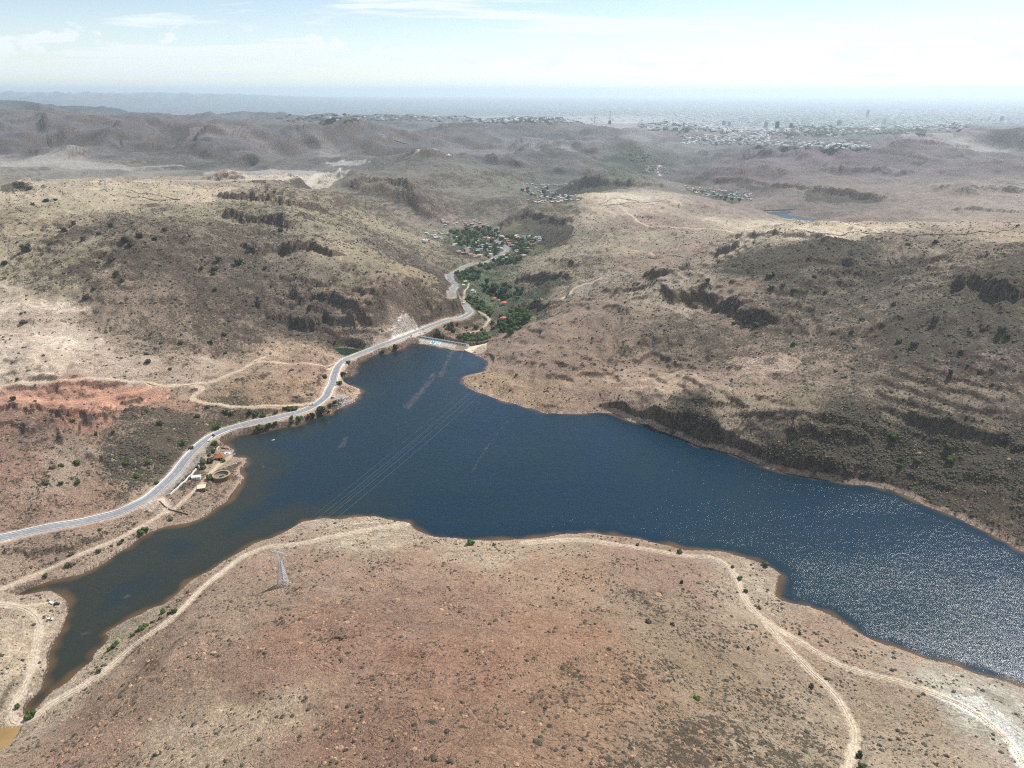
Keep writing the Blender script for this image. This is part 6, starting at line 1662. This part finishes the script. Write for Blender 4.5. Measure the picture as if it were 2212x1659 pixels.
TW = [(1563,272,34,60,'wide dark office block left of the pale mine hill'),(1575,273,26,52,'slimmer dark block just right of the wide one'),(1654,276,34,62,'dark brown tower left of centre in the city'),(1678,278,36,78,'tallest dark tower beside the brown one in the city'),
      (1708,278,30,60,'pale grey tower right of the two dark ones'),(1812,272,44,62,'broad dark block with several parts in the city'),(1873,253,36,110,'far pale tower rising alone in the haze'),(1908,270,34,74,'notched tower right of the broad block'),
      (2093,262,26,42,'small tower at the left of the ridge suburb'),(2118,262,16,30,'lowest block on the ridge suburb'),(2135,261,30,48,'double block near the ridge top'),(2150,263,14,34,'slim block below the ridge top'),(2163,262,40,62,'dark stepped apartment block on the ridge at the right edge'),
      (1317,268,30,40,'single dark block at the end of the mine flats'),(1037,262,20,36,'small lone block on the plain left of the mine flats')]
for x_, y_, w_, h_, lab in TW:
    p_ = at(x_, y_)[0]; D_ = math.hypot(p_[0], p_[1])
    k_ = min(D_ / 9000.0, 1.35); w_ *= k_; h_ *= k_
    r_ = empty('tower_block', (p_[0], p_[1], p_[2] - 3), 0.3); tag(r_, lab, 'tower block', 'tower blocks of the city')
    wm_ = mat('tower_dark', srgb(110, 112, 118, .5), 0.7) if 'dark' in lab or 'lone' in lab else mat('tower_pale', srgb(200, 200, 196, .8), 0.7)
    MB().box(-w_ / 2, w_ / 2, -w_ / 3, w_ / 3, 0, h_).build('wall', wm_, r_)
    MB().box(-w_ / 4, w_ / 4, -w_ / 6, w_ / 6, h_ + .01, h_ + 6 * k_).build('roof_house', wm_, r_)
    wb = MB()
    for q_ in range(5): wb.box(-w_ * .46, w_ * .46, -w_ / 3 - .3, -w_ / 3 - .02, h_ * (.12 + q_ * .17), h_ * (.18 + q_ * .17))
    wb.build('window_band', dark, r_)
for x_, y_, h_, lab in ((1317, 268, 150, 'tall thin chimney of the mine works seen against the haze'), (1306, 267, 90, 'shorter chimney left of the tall one at the mine works')):
    p_ = at(x_, y_)[0]; r_ = empty('chimney', (p_[0] - (120 if h_ < 100 else 0), p_[1], p_[2] - 3), 0); tag(r_, lab, 'chimney')
    MB().bar((0, 0, 0), (0, 0, h_), 7, 4, 10).build('shaft', mat('shaft_pale', srgb(214, 204, 196, .8), .8), r_)
    MB().ring(4.0, 5.4, h_ - 8, h_ - 2, 12).build('rim', mat('shaft_red', srgb(170, 110, 100, .8), .8), r_)
p_ = at(1893, 282)[0]
r_ = empty('domed_hall', (p_[0], p_[1], p_[2] - 2), 0); tag(r_, 'white dome standing alone on the slope before the city', 'dome')
m = MB(); secs_ = [[(math.cos(k_ * math.pi / 8) * rr_, math.sin(k_ * math.pi / 8) * rr_, zz2) for k_ in range(16)] for rr_, zz2 in ((34, 0), (33, 9), (26, 18), (14, 24), (2, 26))]
m.loft(secs_).build('dome', white, r_)
MB().box(-10, 10, -37, -34.2, 0, 9).build('door', grey_m, r_)

# ------------------------------------------------------------------ low scrub and loose stones: uncountable, one scatter each


def scatter(name, pts, scl, mat_, label, cat, rough=0.5, sub=2, amp=0.45):
    me_ = bpy.data.meshes.new(name); me_.vertices.add(len(pts)); me_.vertices.foreach_set('co', np.asarray(pts, np.float32).reshape(-1))
    a_ = me_.attributes.new('scl', 'FLOAT_VECTOR', 'POINT'); a_.data.foreach_set('vector', np.asarray(scl, np.float32).reshape(-1)); me_.update()
    o = bpy.data.objects.new(name, me_); C.objects.link(o); tag(o, label, cat, kind='stuff')
    ng = bpy.data.node_groups.new(name, 'GeometryNodeTree')
    ng.interface.new_socket('Geometry', in_out='INPUT', socket_type='NodeSocketGeometry'); ng.interface.new_socket('Geometry', in_out='OUTPUT', socket_type='NodeSocketGeometry')
    N = ng.nodes; Lk = ng.links
    gi = N.new('NodeGroupInput'); go_ = N.new('NodeGroupOutput'); ip = N.new('GeometryNodeInstanceOnPoints'); ico = N.new('GeometryNodeMeshIcoSphere'); ico.inputs['Subdivisions'].default_value = sub
    sp_ = N.new('GeometryNodeSetPosition'); nz_ = N.new('ShaderNodeTexNoise'); nz_.inputs['Scale'].default_value = 1.9; nz_.inputs['Detail'].default_value = 2
    sb = N.new('ShaderNodeVectorMath'); sb.operation = 'SUBTRACT'; sb.inputs[1].default_value = (0.5, 0.5, 0.5); ml = N.new('ShaderNodeVectorMath'); ml.operation = 'SCALE'; ml.inputs['Scale'].default_value = amp * 3
    Lk.new(nz_.outputs['Color'], sb.inputs[0]); Lk.new(sb.outputs[0], ml.inputs[0]); Lk.new(ico.outputs[0], sp_.inputs['Geometry']); Lk.new(ml.outputs[0], sp_.inputs['Offset'])
    sm_ = N.new('GeometryNodeSetMaterial'); sm_.inputs['Material'].default_value = mat_
    Lk.new(sp_.outputs[0], sm_.inputs[0])
    na = N.new('GeometryNodeInputNamedAttribute'); na.data_type = 'FLOAT_VECTOR'; na.inputs['Name'].default_value = 'scl'
    rv = N.new('FunctionNodeRandomValue'); rv.data_type = 'FLOAT_VECTOR'; rv.inputs[0].default_value = (-0.25, -0.25, 0); rv.inputs[1].default_value = (0.25, 0.25, 6.28)
    Lk.new(gi.outputs[0], ip.inputs['Points']); Lk.new(sm_.outputs[0], ip.inputs['Instance']); Lk.new(na.outputs['Attribute'], ip.inputs['Scale']); Lk.new(rv.outputs[0], ip.inputs['Rotation']); Lk.new(ip.outputs[0], go_.inputs[0])
    md = o.modifiers.new('scatter', 'NODES'); md.node_group = ng
    me_.materials.append(mat_)
    return o


vegf = np.clip(veg, 0, 1).astype(float)


def sample_pts(n, d0, d1, seed, wfun):
    r = np.random.default_rng(seed); D_ = np.sqrt(r.uniform(d0 ** 2, d1 ** 2, n)); a_ = r.uniform(AZ0 * 0.92, AZ1 * 0.92, n)
    x_ = D_ * np.sin(a_); y_ = D_ * np.cos(a_); aa, ll = gidx(x_, y_)
    vv_ = bil(vegf, aa, ll); sd_ = bil(sdfF, aa, ll); tr_ = bil(tm_all.astype(float), aa, ll)
    cl_ = perlin(x_ / 33 + seed, y_ / 33) * 0.5 + perlin(x_ / 11, y_ / 11 + seed) * 0.35
    k_ = (r.uniform(0, 1, n) < wfun(vv_, cl_, r.uniform(0, 1, n))) & (sd_ > 1.5) & (tr_ < 0.2)
    rd_, _u = None, None
    x_, y_ = x_[k_], y_[k_]; z_ = ground(x_, y_)
    return np.stack([x_, y_, z_], 1), r


sdfF = np.where(np.isfinite(sdf), sdf, 95).astype(float)
dz, _ = stamp(roadA, 9); dz2, _ = stamp(roadB, 9)
vegf[np.isfinite(dz) | np.isfinite(dz2)] = 0
tm_all[np.isfinite(dz) | np.isfinite(dz2)] = 1
dens = lambda v_, c_, u_: np.clip((v_ * v_ * 1.0 + c_ * 2.3 * v_ + 0.02) * np.where(u_ < 0.15, 1.6, 1.0), 0, 1)
scrub_m = leaf_mat('scrub', (0.056, 0.050, 0.036), (0.092, 0.084, 0.054))
P1_, r1 = sample_pts(190000, 240, 900, 3, dens)
s1_ = r1.lognormal(-0.62, 0.5, len(P1_)) * (1 + 0.9 * sstep(0.62, 0.85, bil(vegf, *gidx(P1_[:, 0], P1_[:, 1])))); s1_ = np.minimum(s1_, 1.7); S1 = np.stack([s1_, s1_ * r1.uniform(.7, 1.2, len(s1_)), s1_ * r1.uniform(.4, .8, len(s1_))], 1)
P2_, r2 = sample_pts(150000, 900, 2300, 4, dens)
s2_ = np.minimum(r2.lognormal(0.08, 0.45, len(P2_)), 2.8); S2 = np.stack([s2_, s2_ * r2.uniform(.7, 1.2, len(s2_)), s2_ * r2.uniform(.45, .85, len(s2_))], 1)
scatter('scrub', np.vstack([P1_, P2_]), np.vstack([S1, S2]), scrub_m, 'low grey green scrub dotted over the dry slopes', 'scrub', sub=2, amp=0.7)
rock_m = mat('loose_rock', srgb(186, 150, 118, 0.8), 0.9, 0.25, 0.3)
P3_, r3 = sample_pts(170000, 240, 1000, 6, lambda v_, c_, u_: np.clip(0.16 + c_ * 1.0 - v_ * 0.05, 0, 1))
s3_ = r3.lognormal(-0.95, 0.55, len(P3_)); S3 = np.stack([s3_, s3_ * r3.uniform(.6, 1.3, len(s3_)), s3_ * r3.uniform(.4, .9, len(s3_))], 1)
scatter('loose_rocks', P3_, S3, rock_m, 'loose pale stones strewn over the near hill', 'rocks', sub=1, amp=0.35)
# dense leafy masses filling the canyon grove between the single trees
gp, gs = [], []
rg_ = random.Random(21)
for poly, rp in extra[:12]:
    for x_, y_ in in_poly_px(poly, 90, 1, 2.0, int(rp * 10)):
        p_ = spot(x_, y_); s_ = rg_.uniform(1.6, 3.4); gp.append((p_[0], p_[1], p_[2] + s_ * .4)); gs.append((s_, s_ * rg_.uniform(.8, 1.2), s_ * .8))
scatter('grove_undergrowth', gp, gs, LEAF['green'], 'leafy undergrowth between the trees of the valley', 'undergrowth', sub=3, amp=0.5)
wetp, wets = [], []
for i in range(0, len(swob), 1):
    pass
BO = [(1438, 1540, 2.2, 'pale orange boulder on the foreground hill right of its centre'), (1363, 1570, 2.2, 'brown boulder low on the foreground hill'), (1425, 1650, 3.0, 'dark based boulder at the bottom edge of the picture'),
      (1637, 1216, 2.6, 'round boulder left of the olive tree on the rocky point'), (1624, 1213, 2.2, 'smaller boulder at the water left of the round one'), (1885, 1388, 4.0, 'pale rock slab at the right near shore'), (925, 1290, 2.6, 'reddish outcrop boulder in the middle of the foreground hill'), (715, 1386, 2.4, 'dark outcrop rock left of the foreground middle')]
for px, py, rp, lab in BO:
    p_ = spot(px, py, 0.2); s_ = rp * dpx(p_)
    bm = __import__('bmesh').new(); __import__('bmesh').ops.create_icosphere(bm, subdivisions=3, radius=1)
    for v_ in bm.verts:
        c_ = v_.co; v_.co = c_ * (1 + 0.35 * __import__('mathutils').noise.noise(c_ * 1.3 + Vector((px, py, 0)))); v_.co.z *= 0.7
    me_ = bpy.data.meshes.new('boulder'); bm.to_mesh(me_); bm.free(); me_.materials.append(rock_m)
    o = bpy.data.objects.new('boulder', me_); C.objects.link(o); o.location = p_; o.scale = (s_, s_ * 0.8, s_); tag(o, lab, 'boulder')

# ------------------------------------------------------------------ the air
hz = bpy.data.materials.new('haze'); hz.use_nodes = True; t = hz.node_tree
for n in list(t.nodes): t.nodes.remove(n)
b = NB(t)
pv = b.n('ShaderNodeVolumePrincipled', {'Color': (0.80, 0.93, 1.0, 1), 'Density': 3.8e-5, 'Anisotropy': 0.35})
om = b.n('ShaderNodeOutputMaterial'); t.links.new(pv.outputs[0], om.inputs['Volume'])
x0, x1, y0, y1, z0, z1 = -110000, 110000, -3000, 100000, -400, 760
v = [(x0, y0, z0), (x1, y0, z0), (x1, y1, z0), (x0, y1, z0), (x0, y0, z1), (x1, y0, z1), (x1, y1, z1), (x0, y1, z1)]
f = [(0, 3, 2, 1), (4, 5, 6, 7), (0, 1, 5, 4), (1, 2, 6, 5), (2, 3, 7, 6), (3, 0, 4, 7)]
ho = mesh_obj('haze', v, f, None); ho.data.materials.append(hz); tag(ho, kind='stuff')
